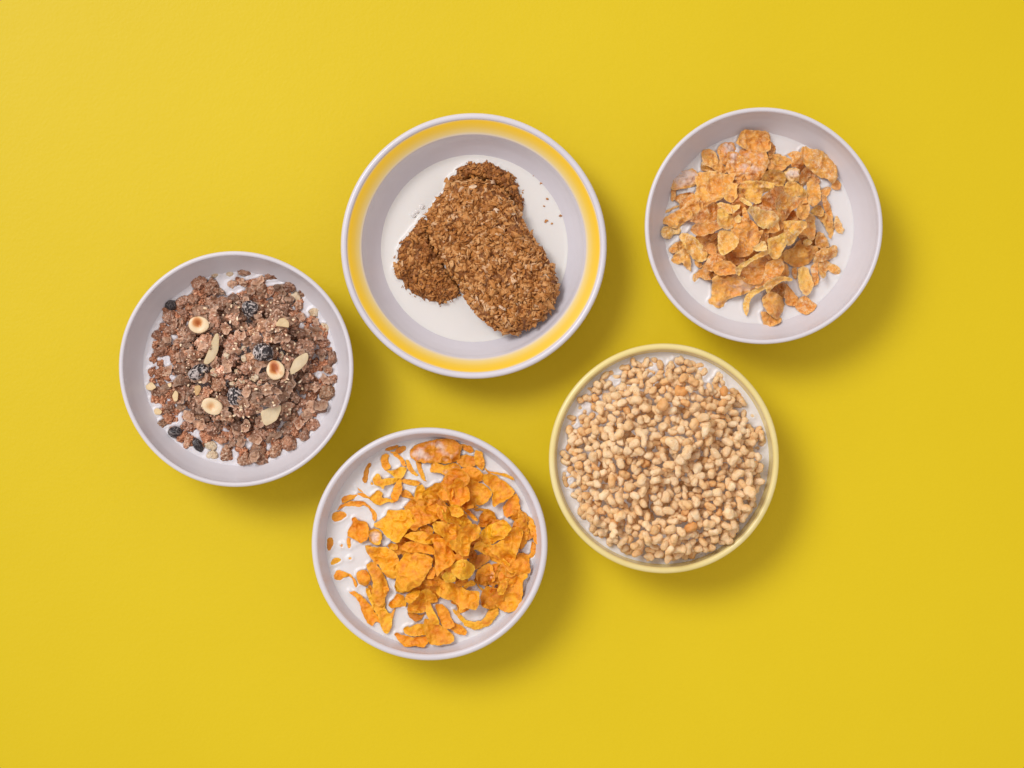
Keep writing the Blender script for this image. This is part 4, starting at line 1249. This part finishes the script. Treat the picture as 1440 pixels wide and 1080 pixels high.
# the pieces one can pick out
PICK = [('MA', 600, 190, 85, 75), ('MA', 730, 250, 70, 100), ('MA', 290, 550, 75, 70), ('MA', 430, 390, 70, 60), ('MA', 545, 360, 60, 70), ('MA', 440, 500, 75, 35), ('MA', 420, 600, 40, 95),
        ('MA', 180, 730, 70, 45), ('MA', 250, 820, 70, 35), ('MA', 210, 900, 80, 60), ('MA', 500, 850, 65, 30), ('MA', 560, 920, 120, 35), ('MA', 690, 820, 85, 75), ('MA', 310, 680, 70, 40),
        ('MB', 520, 235, 75, 55), ('MB', 640, 300, 40, 30), ('MB', 320, 130, 85, 32), ('MB', 50, 90, 60, 35), ('MB', 215, 280, 80, 75), ('MB', 430, 380, 80, 75), ('MB', 600, 420, 60, 55), ('MB', 460, 500, 60, 50),
        ('MB', 860, 795, 70, 45), ('MB', 680, 750, 90, 60), ('MB', 845, 900, 65, 55), ('MB', 950, 960, 50, 80), ('MB', 570, 860, 95, 80), ('MB', 450, 700, 65, 70), ('MB', 560, 600, 50, 60),
        ('MC', 200, 260, 110, 60), ('MC', 300, 430, 60, 55), ('MC', 480, 610, 60, 45), ('MC', 225, 580, 50, 50), ('MC', 480, 760, 40, 85), ('MC', 720, 640, 90, 85), ('MC', 840, 750, 60, 40), ('MC', 880, 880, 60, 75), ('MC', 950, 710, 60, 55), ('MC', 470, 260, 70, 80),
        ('MD', 60, 950, 70, 80), ('MD', 175, 870, 85, 85), ('MD', 230, 960, 85, 50), ('MD', 370, 860, 55, 75), ('MD', 520, 780, 90, 90), ('MD', 665, 700, 62, 68), ('MD', 760, 590, 65, 55), ('MD', 810, 420, 80, 70), ('MD', 890, 260, 85, 80), ('MD', 755, 210, 60, 50), ('MD', 950, 130, 40, 45), ('MD', 660, 380, 60, 60), ('MD', 540, 500, 70, 50), ('MD', 240, 690, 110, 70), ('MD', 470, 660, 60, 45),
        ('ME', 390, 175, 60, 55), ('ME', 190, 310, 95, 85), ('ME', 470, 300, 90, 90), ('ME', 440, 480, 90, 80), ('ME', 590, 240, 60, 40), ('ME', 660, 190, 40, 70), ('ME', 780, 140, 90, 70), ('ME', 830, 250, 70, 70), ('ME', 290, 90, 60, 80), ('ME', 460, 60, 80, 60), ('ME', 960, 180, 60, 70), ('ME', 1020, 330, 70, 60), ('ME', 650, 470, 70, 70), ('ME', 620, 570, 85, 65), ('ME', 450, 650, 70, 50), ('ME', 350, 590, 60, 60), ('ME', 330, 720, 80, 80), ('ME', 190, 640, 60, 70), ('ME', 190, 800, 60, 50), ('ME', 660, 770, 100, 80), ('ME', 810, 810, 80, 60), ('ME', 850, 890, 70, 50), ('ME', 540, 990, 80, 60), ('ME', 390, 1050, 90, 50), ('ME', 120, 1040, 70, 50), ('ME', 1020, 500, 70, 60), ('ME', 1000, 690, 70, 60), ('ME', 700, 890, 90, 60), ('ME', 640, 980, 40, 60), ('ME', 60, 900, 60, 60), ('ME', 60, 780, 70, 60), ('ME', 80, 420, 100, 40), ('ME', 70, 510, 80, 50), ('ME', 780, 660, 60, 50), ('ME', 560, 720, 60, 50), ('ME', 880, 60, 70, 60)]
for reg, zx, zy, a, b in PICK:
    x, y = loc_m(reg, zx, zy)
    inm = math.hypot(x - mid[0], y - mid[1])
    a2, b2 = a / 7.2 * PXM * 0.92, b / 7.2 * PXM * 0.92
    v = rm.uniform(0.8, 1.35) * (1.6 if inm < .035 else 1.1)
    sz = 'large' if a * b > 6000 else 'mid-sized' if a * b > 3600 else 'small'
    sh = 'knobbly' if max(a, b) < 1.35 * min(a, b) else 'long knobbly'
    o = drop_cluster(x, y, a2, b2, min(a2, b2) * .75, rm.uniform(-.3, .3), M['choco'], 'cereal_cluster', '', G_CL, (v * rm.uniform(.96, 1.05), v, v * rm.uniform(.92, 1.04), 1), sub=4,
                     nod=0.0014, float_at=None if inm < .040 else rm.uniform(.0004, .0014), amp=.34)
    mrecs.append((o, f"{sz} {sh} chocolate cluster {ring(math.hypot(x, y) / BM.rm)} at {clock(x, y)}",
                  ['lying higher' if inm < .035 else 'in milk', 'beside a paler one', 'nearer the rim', 'nearer the next nut', 'next to another']))
# curled chocolate flakes on the heap
CF = [('ME', 970, 820, 78), ('MD', 530, 155, 75), ('ME', 660, 800, 85), ('ME', 600, 300, 60), ('ME', 860, 110, 80), ('ME', 700, 560, 60), ('ME', 250, 470, 60), ('ME', 500, 880, 60), ('ME', 420, 380, 60), ('ME', 900, 900, 60),
      ('ME', 130, 120, 90), ('ME', 560, 130, 55), ('ME', 730, 830, 55), ('ME', 990, 250, 60), ('ME', 350, 980, 55), ('ME', 60, 660, 55), ('MD', 150, 900, 70), ('MD', 830, 400, 60), ('MB', 430, 620, 70), ('MA', 640, 520, 95)]
for k, (reg, zx, zy, a) in enumerate(CF):
    x, y = loc_m(reg, zx, zy, .012)
    fl = Flake(blob(rm, a / 7.2 * PXM * .92, 12, .25, .15), 3000 + k * 11, curl=rm.uniform(.2, .5), wr=1.5, th=.0009)
    z0 = fl.settle(PM, x, y, q=72)
    mk[0] += 1
    PM.put(x + fl.u, y + fl.v, z0 + fl.z, z0 + fl.z - fl.t, mk[0])
    o = link('chocolate_flake', fl.mesh('chocolate_flake'), M['chocoflake'], None, (x + BM.c[0], y + BM.c[1], z0))
    v = rm.uniform(.8, 1.3); o.color = (v, v, v, 0)
    tag(o, '', 'cereal flake', 'curled chocolate flakes on the muesli')
    mrecs.append((o, f"curled brown chocolate flake {ring(math.hypot(x, y) / BM.rm)} at {clock(x, y)} of the muesli", ['lying higher', 'lying lower', 'the smaller one']))
    PM.items.append((mk[0] + 1000, o))


def place_on(P, x, y, q=80, sink=0.0006, xt=0.0):
    h = PM.at(x + P[:, 0], y + P[:, 1]); low = P[:, 2] < np.percentile(P[:, 2], 45)
    z0 = np.percentile((h - P[:, 2])[low], q) - sink
    mk[0] += 1
    PM.put(x + P[:, 0], y + P[:, 1], z0 + P[:, 2], z0 + P[:, 2], mk[0])
    return z0


def tilt(P, ax, ay):
    ca, sa, cb, sb = math.cos(ax), math.sin(ax), math.cos(ay), math.sin(ay)
    P = P @ np.array([[1, 0, 0], [0, ca, sa], [0, -sa, ca]])
    return P @ np.array([[cb, 0, -sb], [0, 1, 0], [sb, 0, cb]])


# small oat pieces
OATS = [('ME', 570, 362, 28, 26, 'cream oat crumb just right of the muesli\'s centre'), ('ME', 572, 465, 24, 45, 'pale upright oat sliver in the centre of the muesli'), ('ME', 275, 612, 32, 42, 'rounded pale oat piece beside the left raisin of the heap'),
        ('ME', 465, 716, 42, 20, 'flat white oat piece just above the frosted-looking round raisin'), ('ME', 692, 660, 36, 36, 'white torn oat flake right of the centre raisin'), ('ME', 735, 715, 28, 24, 'white oat crumb beside the torn oat flake'),
        ('ME', 935, 432, 26, 50, 'narrow beige oat shard right of the wrinkled black raisin'), ('MB', 570, 325, 55, 42, 'soaked cream oat flake in milk near one o\'clock of the muesli'), ('MB', 750, 490, 50, 45, 'soaked white oat cluster in the milk at two o\'clock'),
        ('MB', 865, 640, 45, 45, 'pale oat flake against the wall at two o\'clock'), ('MC', 710, 810, 62, 50, 'upper of the big soaked oat flakes at seven o\'clock'), ('MC', 715, 900, 60, 48, 'lower of the big soaked oat flakes at seven o\'clock'),
        ('MA', 745, 105, 42, 30, 'oat flake at the muesli\'s top edge, left one'), ('MA', 895, 100, 40, 24, 'oat flake at the muesli\'s top edge, right one'), ('ME', 500, 590, 30, 24, 'tiny tan oat crumb in the middle of the muesli'),
        ('ME', 560, 690, 30, 22, 'tiny beige oat crumb right of the white oat piece'), ('ME', 400, 440, 30, 40, 'frayed white oat bit left of the muesli\'s centre'), ('MD', 40, 420, 22, 26, 'cream oat crumb at the muesli\'s lower middle'),
        ('MD', 220, 905, 30, 40, 'yellowish oat bit on a cluster at six o\'clock'), ('MA', 560, 520, 30, 14, 'tan oat sliver just above the toasted hazelnut in milk')]
# crinkled flakes all over the heap and its edge
for k, (x, y) in enumerate(dart(110, 0.0062, 0.057, mid[0], mid[1], rm)):
    if any(math.hypot(x - loc_m(g, zx, zy)[0], y - loc_m(g, zx, zy)[1]) < .004 for g, zx, zy, *_ in OATS): continue
    fl = Flake(blob(rm, rm.uniform(.0026, .0046), 13, .35, .2), 3900 + k * 11, curl=rm.uniform(-.1, .5), wr=1.6, th=.0007, ragged=.0005)
    if math.hypot(x - mid[0], y - mid[1]) < .044:
        z0 = fl.settle(PM, x, y, q=74, fit=.6)
    else:
        z0 = fl.settle(PM, x, y, sink=.0016)
    mk[0] += 1
    PM.put(x + fl.u, y + fl.v, z0 + fl.z, z0 + fl.z - fl.t, mk[0])
    o = link('chocolate_flake', fl.mesh('chocolate_flake'), M['chocoflake'], None, (x + BM.c[0], y + BM.c[1], z0))
    v = rm.uniform(.65, 1.4); o.color = (v, v, v, 0)
    tag(o, '', 'cereal flake', 'curled chocolate flakes on the muesli')
    mrecs.append((o, f"crinkled chocolate flake {ring(math.hypot(x, y) / BM.rm)} at {clock(x, y)} of the muesli", ['lying higher', 'lying lower', 'the smaller one', 'the paler one']))
    PM.items.append((mk[0] + 1000, o))


for reg, zx, zy, a, b, lab in OATS:
    x, y = loc_m(reg, zx, zy, .012)
    a2, b2 = a / 7.2 * PXM, b / 7.2 * PXM
    inm = math.hypot(x - mid[0], y - mid[1])
    o = drop_cluster(x, y, a2, b2, min(a2, b2) * .35, rm.uniform(-.4, .4), M['oat'], 'oat_flake', lab, 'oat pieces in the muesli', (1.05, 1.05, 1.05, 1), sub=3, nod=.0014,
                     float_at=None if inm < .044 else .0009, cat='oat flake', amp=.14)

def crumbs(n, mat, name, lab, cat, size, R):
    VV, FF, nv = [], [], 0
    for k in range(n):
        a, d = rm.uniform(0, 2 * math.pi), R * math.sqrt(rm.uniform())
        x, y = mid[0] + d * math.cos(a), mid[1] + d * math.sin(a)
        if PM.at(x, y) < BM.zm + .0008: continue
        s_ = rm.uniform(*size)
        P = ICO[2][0] * (1 + .35 * vnoise(ICO[2][0] * 1.6 + k, k))[:, None] * np.array([s_ * rm.uniform(1, 2), s_, s_ * .7])
        P = rot_z(P, rm.uniform(0, 6))
        VV.append(P + np.array([x, y, float(PM.at(x, y)) + s_ * .3])); FF.append(ICO[2][1] + nv); nv += len(P)
    o = link(name, mesh_np(name, np.concatenate(VV), np.concatenate(FF)), mat, None, (BM.c[0], BM.c[1], 0))
    o.color = (1.6, 1.6, 1.6, 1)
    tag(o, lab, cat, None, 'stuff')


crumbs(420, M['choco'], 'cereal_crumbs', 'fine chocolate cereal crumbs strewn over the muesli heap', 'crumbs', (.0004, .0010), .052)
crumbs(130, M['oat'], 'oat_crumbs', 'fine pale oat dust and crumbs on the muesli heap', 'crumbs', (.0004, .0008), .046)

# hazelnut slices
V4, F4 = ICO[4]


def hazelnut(x, y, rx, ry, rot, ax, ay, toast_dir, lab, depth=.30, toast=1.0):
    seed = int(abs(x) * 1e5) + 3
    rho = np.hypot(V4[:, 0], V4[:, 1])
    up = V4[:, 2] > 0
    zz = np.where(up, np.sign(V4[:, 2]) * (np.abs(V4[:, 2])) ** 0.55 * .42, V4[:, 2] * .55)
    dimple = np.exp(-((V4[:, 0] / .34) ** 2 + (V4[:, 1] / .52) ** 2)) * up
    zz = zz - depth * dimple
    wob_ = 1 + .06 * vnoise(V4 * 1.6, seed)
    rad = np.clip(rho, 1e-6, None); f = (np.minimum(rho * 1.12, 1) / rad)
    P = np.stack([V4[:, 0] * f * rx * wob_, V4[:, 1] * f * ry * wob_, zz * (rx + ry) / 2 * .85], 1)
    td = math.radians(toast_dir[0])
    ts = np.exp(-(((V4[:, 0] - toast_dir[1] * math.cos(td)) / .50) ** 2 + ((V4[:, 1] - toast_dir[1] * math.sin(td)) / .68) ** 2)) * up
    ts = ts * toast + .25 * toast * np.clip(n2(V4[:, 0], V4[:, 1], .5, seed), 0, 1) * up
    P = tilt(rot_z(P, rot), ax, ay)
    z0 = place_on(P, x, y)
    o = link('hazelnut', mesh_np('hazelnut', P, F4, attrs={'toast': ts}), M['nut'], None, (x + BM.c[0], y + BM.c[1], z0))
    tag(o, lab, 'hazelnut', 'hazelnut halves on the muesli')


x, y = loc_m('MA', 630, 630, .010); hazelnut(x, y, 14.2 * PXM, 11.8 * PXM, -.1, .0, .0, (120, .35), 'toasted hazelnut half with milk in its hollow, at ten o\'clock', .36, .95)
x, y = loc_m('ME', 885, 582, .016); hazelnut(x, y, 12.4 * PXM, 13.8 * PXM, .35, -.15, .05, (80, .25), 'hazelnut half with a glossy dark orange toasted middle, beside the black raisin', .22, 1.25)
x, y = loc_m('ME', 240, 945, .014); hazelnut(x, y, 15.2 * PXM, 11.2 * PXM, -.42, .1, .0, (200, .1), 'plain pale hazelnut half with a brown dimple, below the left raisin', .30, .55)

# almond slices
ALM = [('ME', '170,505 215,400 270,270 300,215 325,210 332,260 320,380 280,470 220,520 190,520', 'long slender almond slice, upper left of the muesli heap', .012),
       ('MB', '530,1080 575,975 640,930 700,905 718,940 700,1000 640,1070 560,1125 535,1130', 'almond slice leaning right of the glossy toasted hazelnut', .012),
       ('MD', '235,455 300,430 370,400 440,390 445,430 400,540 340,580 280,605 250,560', 'broad fan-shaped almond slice, lower right of the heap', .012),
       ('MC', '65,200 130,155 185,215 130,245 75,235', 'small square almond chip on floating nodules at eight o\'clock', .004),
       ('MC', '345,300 380,240 410,270 400,350 370,360', 'small almond chip standing in milk left of the heap', .003),
       ('MC', '150,440 190,420 240,455 220,490 160,490', 'small tan almond chip in milk near the left wall', .003),
       ('MC', '290,180 330,165 335,205 310,215', 'tiny almond chip right of the square almond chip', .004),
       ('MB', '445,570 490,560 535,600 535,660 480,650 400,640', 'almond piece stuck on a cluster at two o\'clock of the heap', .010),
       ('MC', '570,200 630,190 640,230 610,290 580,300', 'brownish almond piece between clusters on the heap\'s left', .010)]
for k, (reg, pts, lab, zg) in enumerate(ALM):
    Q = np.array([[float(c) for c in p.split(',')] for p in pts.split()])
    x0, y0, s = REG[reg]
    X, Y = W(x0 + Q[:, 0] / s, y0 + Q[:, 1] / s, BM.zm + zg)
    cx, cy = X.mean(), Y.mean()
    fl = Flake(np.stack([X - cx, Y - cy], 1), 8800 + k, ragged=.00008, wr=.15, rip=.12, th=.0011, bend=(40, .05), curl=-.04)
    z0 = fl.settle(PM, cx - BM.c[0], cy - BM.c[1], q=88, fit=.6) + .0004
    mk[0] += 1
    PM.put(cx - BM.c[0] + fl.u, cy - BM.c[1] + fl.v, z0 + fl.z, z0 + fl.z - fl.t, mk[0])
    o = link('almond_slice', fl.mesh('almond_slice'), M['almond'], None, (cx, cy, z0))
    o.color = (1, 1, 1, 1) if k < 3 else (1.02, .95, .85, 1)
    if k == 8: o.color = (.85, .68, .5, 1)
    tag(o, lab, 'almond slice', 'almond slices on the muesli')

# raisins
V5, F5 = ICO[5]


def raisin(x, y, rx, ry, rot, bloom, lab, rz=.62, seed=1, float_at=None):
    p = V5 * np.array([1, 1, 1])
    w1 = vnoise(p * 1.7 + seed, seed)
    q = p * 2.6 + 1.3 * np.stack([vnoise(p * 1.3, seed + 3), vnoise(p * 1.3 + 9, seed + 4), vnoise(p * 1.3 + 19, seed + 5)], 1)
    r1 = 1 - np.abs(vnoise(q, seed + 1)) * 2
    r2 = 1 - np.abs(vnoise(q * 1.9 + 5, seed + 2)) * 2
    rg = np.clip(.5 + .34 * r1 + .22 * r2, 0, 1)
    f = .90 + .12 * w1 + .24 * (rg - .5)
    P = rot_z(p * f[:, None] * np.array([rx, ry, (rx + ry) / 2 * rz]), rot)
    z0 = place_on(P, x, y, 60, .0004) if float_at is None else BM.zm + float_at
    if float_at is not None:
        mk[0] += 1
        PM.put(x + P[:, 0], y + P[:, 1], z0 + P[:, 2], z0 + P[:, 2], mk[0])
    o = link('raisin', mesh_np('raisin', P, F5, attrs={'ridge': rg}), M['raisin'], None, (x + BM.c[0], y + BM.c[1], z0))
    o.color = (1, 1, 1, bloom)
    tag(o, lab, 'raisin', 'raisins in the muesli')


for reg, zx, zy, a, b, rot, bl, lab, fa in [
        ('ME', 770, 405, 105, 96, 0, .95, 'round wrinkled black raisin with pale ridges, above the glossy hazelnut', None),
        ('ME', 485, 842, 84, 96, 0, 1.0, 'whitish dusted round raisin below the muesli\'s centre', None),
        ('ME', 108, 600, 112, 74, .55, .85, 'long grey wrinkled raisin at the heap\'s left edge', None),
        ('MB', 118, 462, 84, 88, .3, .8, 'milk-splashed raisin at the top of the heap, twelve o\'clock', None),
        ('MC', 343, 668, 72, 60, .1, .25, 'dark reddish raisin by itself at the bowl\'s lower left', .0018),
        ('MC', 572, 800, 48, 80, .5, .12, 'glossy black folded raisin in milk at seven o\'clock', .0012),
        ('MA', 300, 422, 64, 55, .3, .15, 'small olive-brown raisin against the wall at ten o\'clock', .0012)]:
    x, y = loc_m(reg, zx, zy, .012)
    raisin(x, y, a / 7.2 * PXM, b / 7.2 * PXM, rot, bl, lab, seed=int(a), float_at=fa)

unique_labels(mrecs)
vis = PM.visible()
for i, o in list(PM.items):
    if o.get('label', '').startswith('chocolate cluster half') and vis.get(i, 0) < 5:
        bpy.data.objects.remove(o)
make_milk(BM, PM, M['milk_cool'], 'milk tinged by cocoa round the chocolate muesli', rise=0.0010, seed=6)
# bubbles on the muesli's milk
for zx, zy, rr_, lab in [(968, 168, 14, 'upper dark-centred milk bubble at the muesli\'s top'), (1040, 220, 13, 'lower milk bubble at the muesli\'s top'), (1030, 360, 10, 'small milk bubble left of the milk-splashed raisin')]:
    x, y = loc_m('MA', zx, zy, 0)
    s = rr_ / 7.2 * PXM
    o = link('milk_bubble', mesh_np('milk_bubble', ICO[3][0] * s * np.array([1, 1, .8]), ICO[3][1]), M['bubble'], None, (x + BM.c[0], y + BM.c[1], BM.zm + .0010))
    tag(o, lab, 'bubble', 'bubbles on the milk')


# ------------------------------------------------------------------ two wheat biscuits
PW = Pile(BW, -0.012)
G_B = 'wheat biscuits in the banded bowl'


def biscuit(poly, ztop, slope, thick, lab, seed, bidx, over=None):
    """poly: outline in picture pixels; slope: rise of the top per metre in x and y"""
    r = np.random.default_rng(seed)
    X, Y = W(poly[:, 0], poly[:, 1], ztop)
    cx, cy = X.mean(), Y.mean()
    P = np.stack([X - cx, Y - cy], 1)
    fl = Flake(P, seed, sp=.0010, ragged=.0007, wr=0, rip=0, bend=(0, 0), curl=0, th=.001)
    u, v, d, F = fl.u, fl.v, fl.d, fl.F
    plane = slope[0] * u + slope[1] * v
    edge = np.clip(1 - d / .0075, 0, 1)
    crag = .0022 * n2(u, v, .0075, seed) + .0022 * n2(u, v, .0036, seed + 1) + .0010 * n2(u, v, .0016, seed + 2)
    top = plane + .0012 - .0075 * edge ** 2.0 + crag
    if over is not None:            # groove added to the shape for a dark line of shade beside the upper biscuit
        ox, oy = W(over[:, 0], over[:, 1], ztop + .01)
        O = resample(np.stack([ox - cx, oy - cy], 1), .0008)
        dg = np.sqrt(((np.stack([u, v], 1)[:, None] - O[None]) ** 2).sum(-1)).min(1)
        top = top - .0058 * np.exp(-(dg / .0030) ** 2)
    n = len(u)
    # side rings: bulging slightly, then the flat underside
    e = np.concatenate([F[:, [0, 1]], F[:, [1, 2]], F[:, [2, 0]]])
    key = e[:, 0] * 10 ** 7 + e[:, 1]; rev = e[:, 1] * 10 ** 7 + e[:, 0]
    be = e[~np.isin(key, rev)]
    nxt = dict(be.tolist()); loop = [be[0, 0]]
    while nxt[loop[-1]] != loop[0]: loop.append(nxt[loop[-1]])
    L = np.array(loop); k = len(L)
    V = [np.stack([u, v, top], 1)]
    Fs = [F]
    prev = L
    Lu, Lv = u[L], v[L]
    nrm = np.stack([np.roll(Lv, -1) - np.roll(Lv, 1), -(np.roll(Lu, -1) - np.roll(Lu, 1))], 1); nrm /= np.linalg.norm(nrm, axis=1)[:, None]
    rings = 7
    for i in range(1, rings + 1):
        t = i / rings
        bulge = .0012 * math.sin(math.pi * t) + .0010 * n2(Lu + i * .01, Lv, .003, seed + 7)
        zr_ = (1 - t) * top[L] + t * (plane[L] - thick)
        base = sum(len(a) for a in V)
        V.append(np.stack([Lu + nrm[:, 0] * bulge, Lv + nrm[:, 1] * bulge, zr_], 1))
        cur = base + np.arange(k)
        a, b = prev, np.roll(prev, -1); c, d_ = np.roll(cur, -1), cur
        Fs.append(np.stack([a, d_, c], 1)); Fs.append(np.stack([a, c, b], 1))
        prev = cur
    base = sum(len(a) for a in V)
    V.append(np.array([[0, 0, -thick]]))
    Fs.append(np.stack([prev, np.full(k, base), np.roll(prev, -1)], 1))
    V = np.concatenate(V); F2 = np.concatenate(Fs)
    root = empty('wheat_biscuit', (cx, cy, ztop))
    tag(root, lab, 'wheat biscuit', G_B)
    sh = .04 + .22 * np.clip(.5 + .5 * vnoise(V / .004, seed + 9), 0, 1)  # body toned dark, painting shade into the crevices between the bran flakes
    link('body', mesh_np('body', V, F2, attrs={'shade': sh}), M['bran'], root)
    PW.put(cx - BW.c[0] + V[:n, 0], cy - BW.c[1] + V[:n, 1], ztop + top, ztop + top - .004, bidx)
    for t in np.linspace(0, 1, 26)[1:]:
        zz = ztop + (1 - t) * top[L] + t * (plane[L] - thick)
        PW.put(cx - BW.c[0] + Lu, cy - BW.c[1] + Lv, zz, zz - .0006, bidx)
    # bran flakes: thin crinkled scales lying on top and round the side
    A, B_, C = V[F2[:, 0]], V[F2[:, 1]], V[F2[:, 2]]
    cr = np.cross(B_ - A, C - A); ar = np.linalg.norm(cr, axis=1); nr = cr / (ar[:, None] + 1e-12)
    ok = nr[:, 2] > -.25
    pr = ar * ok * np.where(nr[:, 2] > .5, 1.0, .45); pr /= pr.sum()
    pt = ar * (nr[:, 2] > .55); pt /= pt.sum()

    def scale_flake(size, seg=7, top_only=False):
        f = r.choice(len(F2), p=pt if top_only else pr)
        w = r.dirichlet([1, 1, 1])
        p = w[0] * A[f] + w[1] * B_[f] + w[2] * C[f]
        side = nr[f][2] < .5
        nn = nr[f] + r.normal(0, .22 if side else .34, 3)
        nn[2] = abs(nn[2]) if nr[f][2] > .3 else nn[2]
        nn /= np.linalg.norm(nn)
        t1 = np.cross(nn, r.normal(0, 1, 3)); t1 /= np.linalg.norm(t1); t2 = np.cross(nn, t1)
        th = np.linspace(0, 2 * math.pi, seg, endpoint=False) + r.uniform(0, 6)
        el = r.uniform(1, 1.9)
        rad_ = size * r.uniform(.55, 1.25, seg) * (.7 if side else 1)
        a_, b_ = rad_ * np.cos(th) * el, rad_ * np.sin(th) / math.sqrt(el)
        kb = r.uniform(-.5, .5) / size
        lift_ = kb * b_ ** 2 + r.normal(0, .13, seg) * size
        ring_ = p + nn * (.0004 + lift_)[:, None] + t1 * a_[:, None] + t2 * b_[:, None]
        mid_ = p + nn * (.0004 + .00025)
        top_ = np.vstack([ring_, mid_]); bot_ = top_ - nn * .00028
        Vf = np.vstack([top_, bot_])
        i = np.arange(seg); j = (i + 1) % seg; m = seg + 1
        Ff = np.concatenate([np.stack([i, j, np.full(seg, seg)], 1), np.stack([j + m, i + m, np.full(seg, seg + m)], 1),
                             np.stack([i, i + m, j + m], 1), np.stack([i, j + m, j], 1)])
        return Vf, Ff, p
    nbig, nsm = 90, (2300 if bidx == 2 else 3200)
    for kk in range(nbig):
        Vf, Ff, p = scale_flake(r.uniform(.0020, .0036), 12, True)
        pale = r.uniform() < .16
        s_ = r.uniform(.85, 1.0) if pale and bidx == 2 else np.clip(r.normal(.62 if bidx == 2 else .42, .15) + .14 * float(n2(p[None, 0], p[None, 1], .006, seed + 30)[0]), .1, .85)
        o = link('bran_flake', mesh_np('bran_flake', Vf - p, Ff, smooth=True, attrs={'shade': np.full(len(Vf), s_)}), M['bran'], root, tuple(p))
    VV, FF, SS, nv = [], [], [], 0
    for kk in range(nsm):
        Vf, Ff, p = scale_flake(r.uniform(.0009, .0021) * (1.15 if bidx == 2 else .85), 8)
        VV.append(Vf); FF.append(Ff + nv); nv += len(Vf)
        s_ = np.clip(r.normal(.60 if bidx == 2 else .37, .16) + .16 * float(n2(p[None, 0], p[None, 1], .006, seed + 30)[0]), .02, .88)
        SS.append(np.full(len(Vf), s_))
    o = link('bran_flakes', mesh_np('bran_flakes', np.concatenate(VV), np.concatenate(FF), smooth=True, attrs={'shade': np.concatenate(SS)}), M['bran'], root)
    o['kind'] = 'stuff'
    return root


def wb(pts):
    x0, y0, s = REG['WB']
    Q = np.array([[float(c) for c in p.split(',')] for p in pts.split()])
    return np.stack([x0 + Q[:, 0] / s, y0 + Q[:, 1] / s], 1)


UPPER = wb('372,425 395,375 430,335 480,300 540,288 600,298 655,335 700,400 735,470 775,530 815,590 845,640 856,700 840,765 800,815 750,845 690,868 640,855 590,825 545,780 515,725 490,680 455,630 415,570 385,500')
biscuit(wb('547,222 600,225 645,240 690,280 712,325 730,375 728,430 700,480 640,560 570,640 500,725 450,760 400,772 345,758 290,725 250,680 234,630 240,570 265,520 300,475 345,425 395,365 440,310 470,265 505,235'),
        BW.zm + .0050, (0.03, 0.03), .013, 'lower wheat biscuit lying in the milk, partly covered by the other', 61, 1, UPPER)
biscuit(UPPER,
        BW.zm + .0190, (0.02, -0.02), .0115, 'upper wheat biscuit laid across the other, its end overhanging the milk', 62, 2)
make_milk(BW, PW, M['milk_warm'], 'milk round the two wheat biscuits', rise=0.0017, seed=8)
for zx, zy, s, sh in [(155, 515, .0006, .4), (240, 600, .0010, .55), (262, 608, .0006, .5), (305, 770, .0009, .5), (270, 848, .0005, .5), (450, 955, .0011, .35), (300, 1005, .0010, .55), (355, 1037, .0006, .55), (285, 1020, .0006, .6)]:
    x, y = W(730 + zx / SF, 180 + zy / SF, BW.zm)
    P, F = cluster_mesh(s, s * .7, s * .5, int(zx), .0006, 3, .3)
    o = link('biscuit_crumb', mesh_np('biscuit_crumb', P, F, attrs={'shade': np.full(len(P), sh)}), M['bran'], None, (x, y, BW.zm + .0003))
    tag(o, 'tiny brown wheat crumb floating in milk' + sector(x - BW.c[0], y - BW.c[1], BW.rm), 'crumb', 'wheat crumbs on the milk')
for zx, zy, s, lab in [(300, 595, 26, 'largest milk bubble at the left edge of the wheat biscuits'), (335, 560, 18, 'middle milk bubble at the left edge of the wheat biscuits'), (385, 510, 24, 'topmost milk bubble at the left edge of the wheat biscuits')]:
    x, y = W(540 + zx / 7.2, 220 + zy / 7.2, BW.zm)
    s_ = s / 7.2 * PXM
    o = link('milk_bubble', mesh_np('milk_bubble', ICO[3][0] * s_ * np.array([1, 1, .6]), ICO[3][1]), M['bubble'], None, (x, y, BW.zm + .0008))
    tag(o, lab, 'bubble', 'bubbles on the milk')
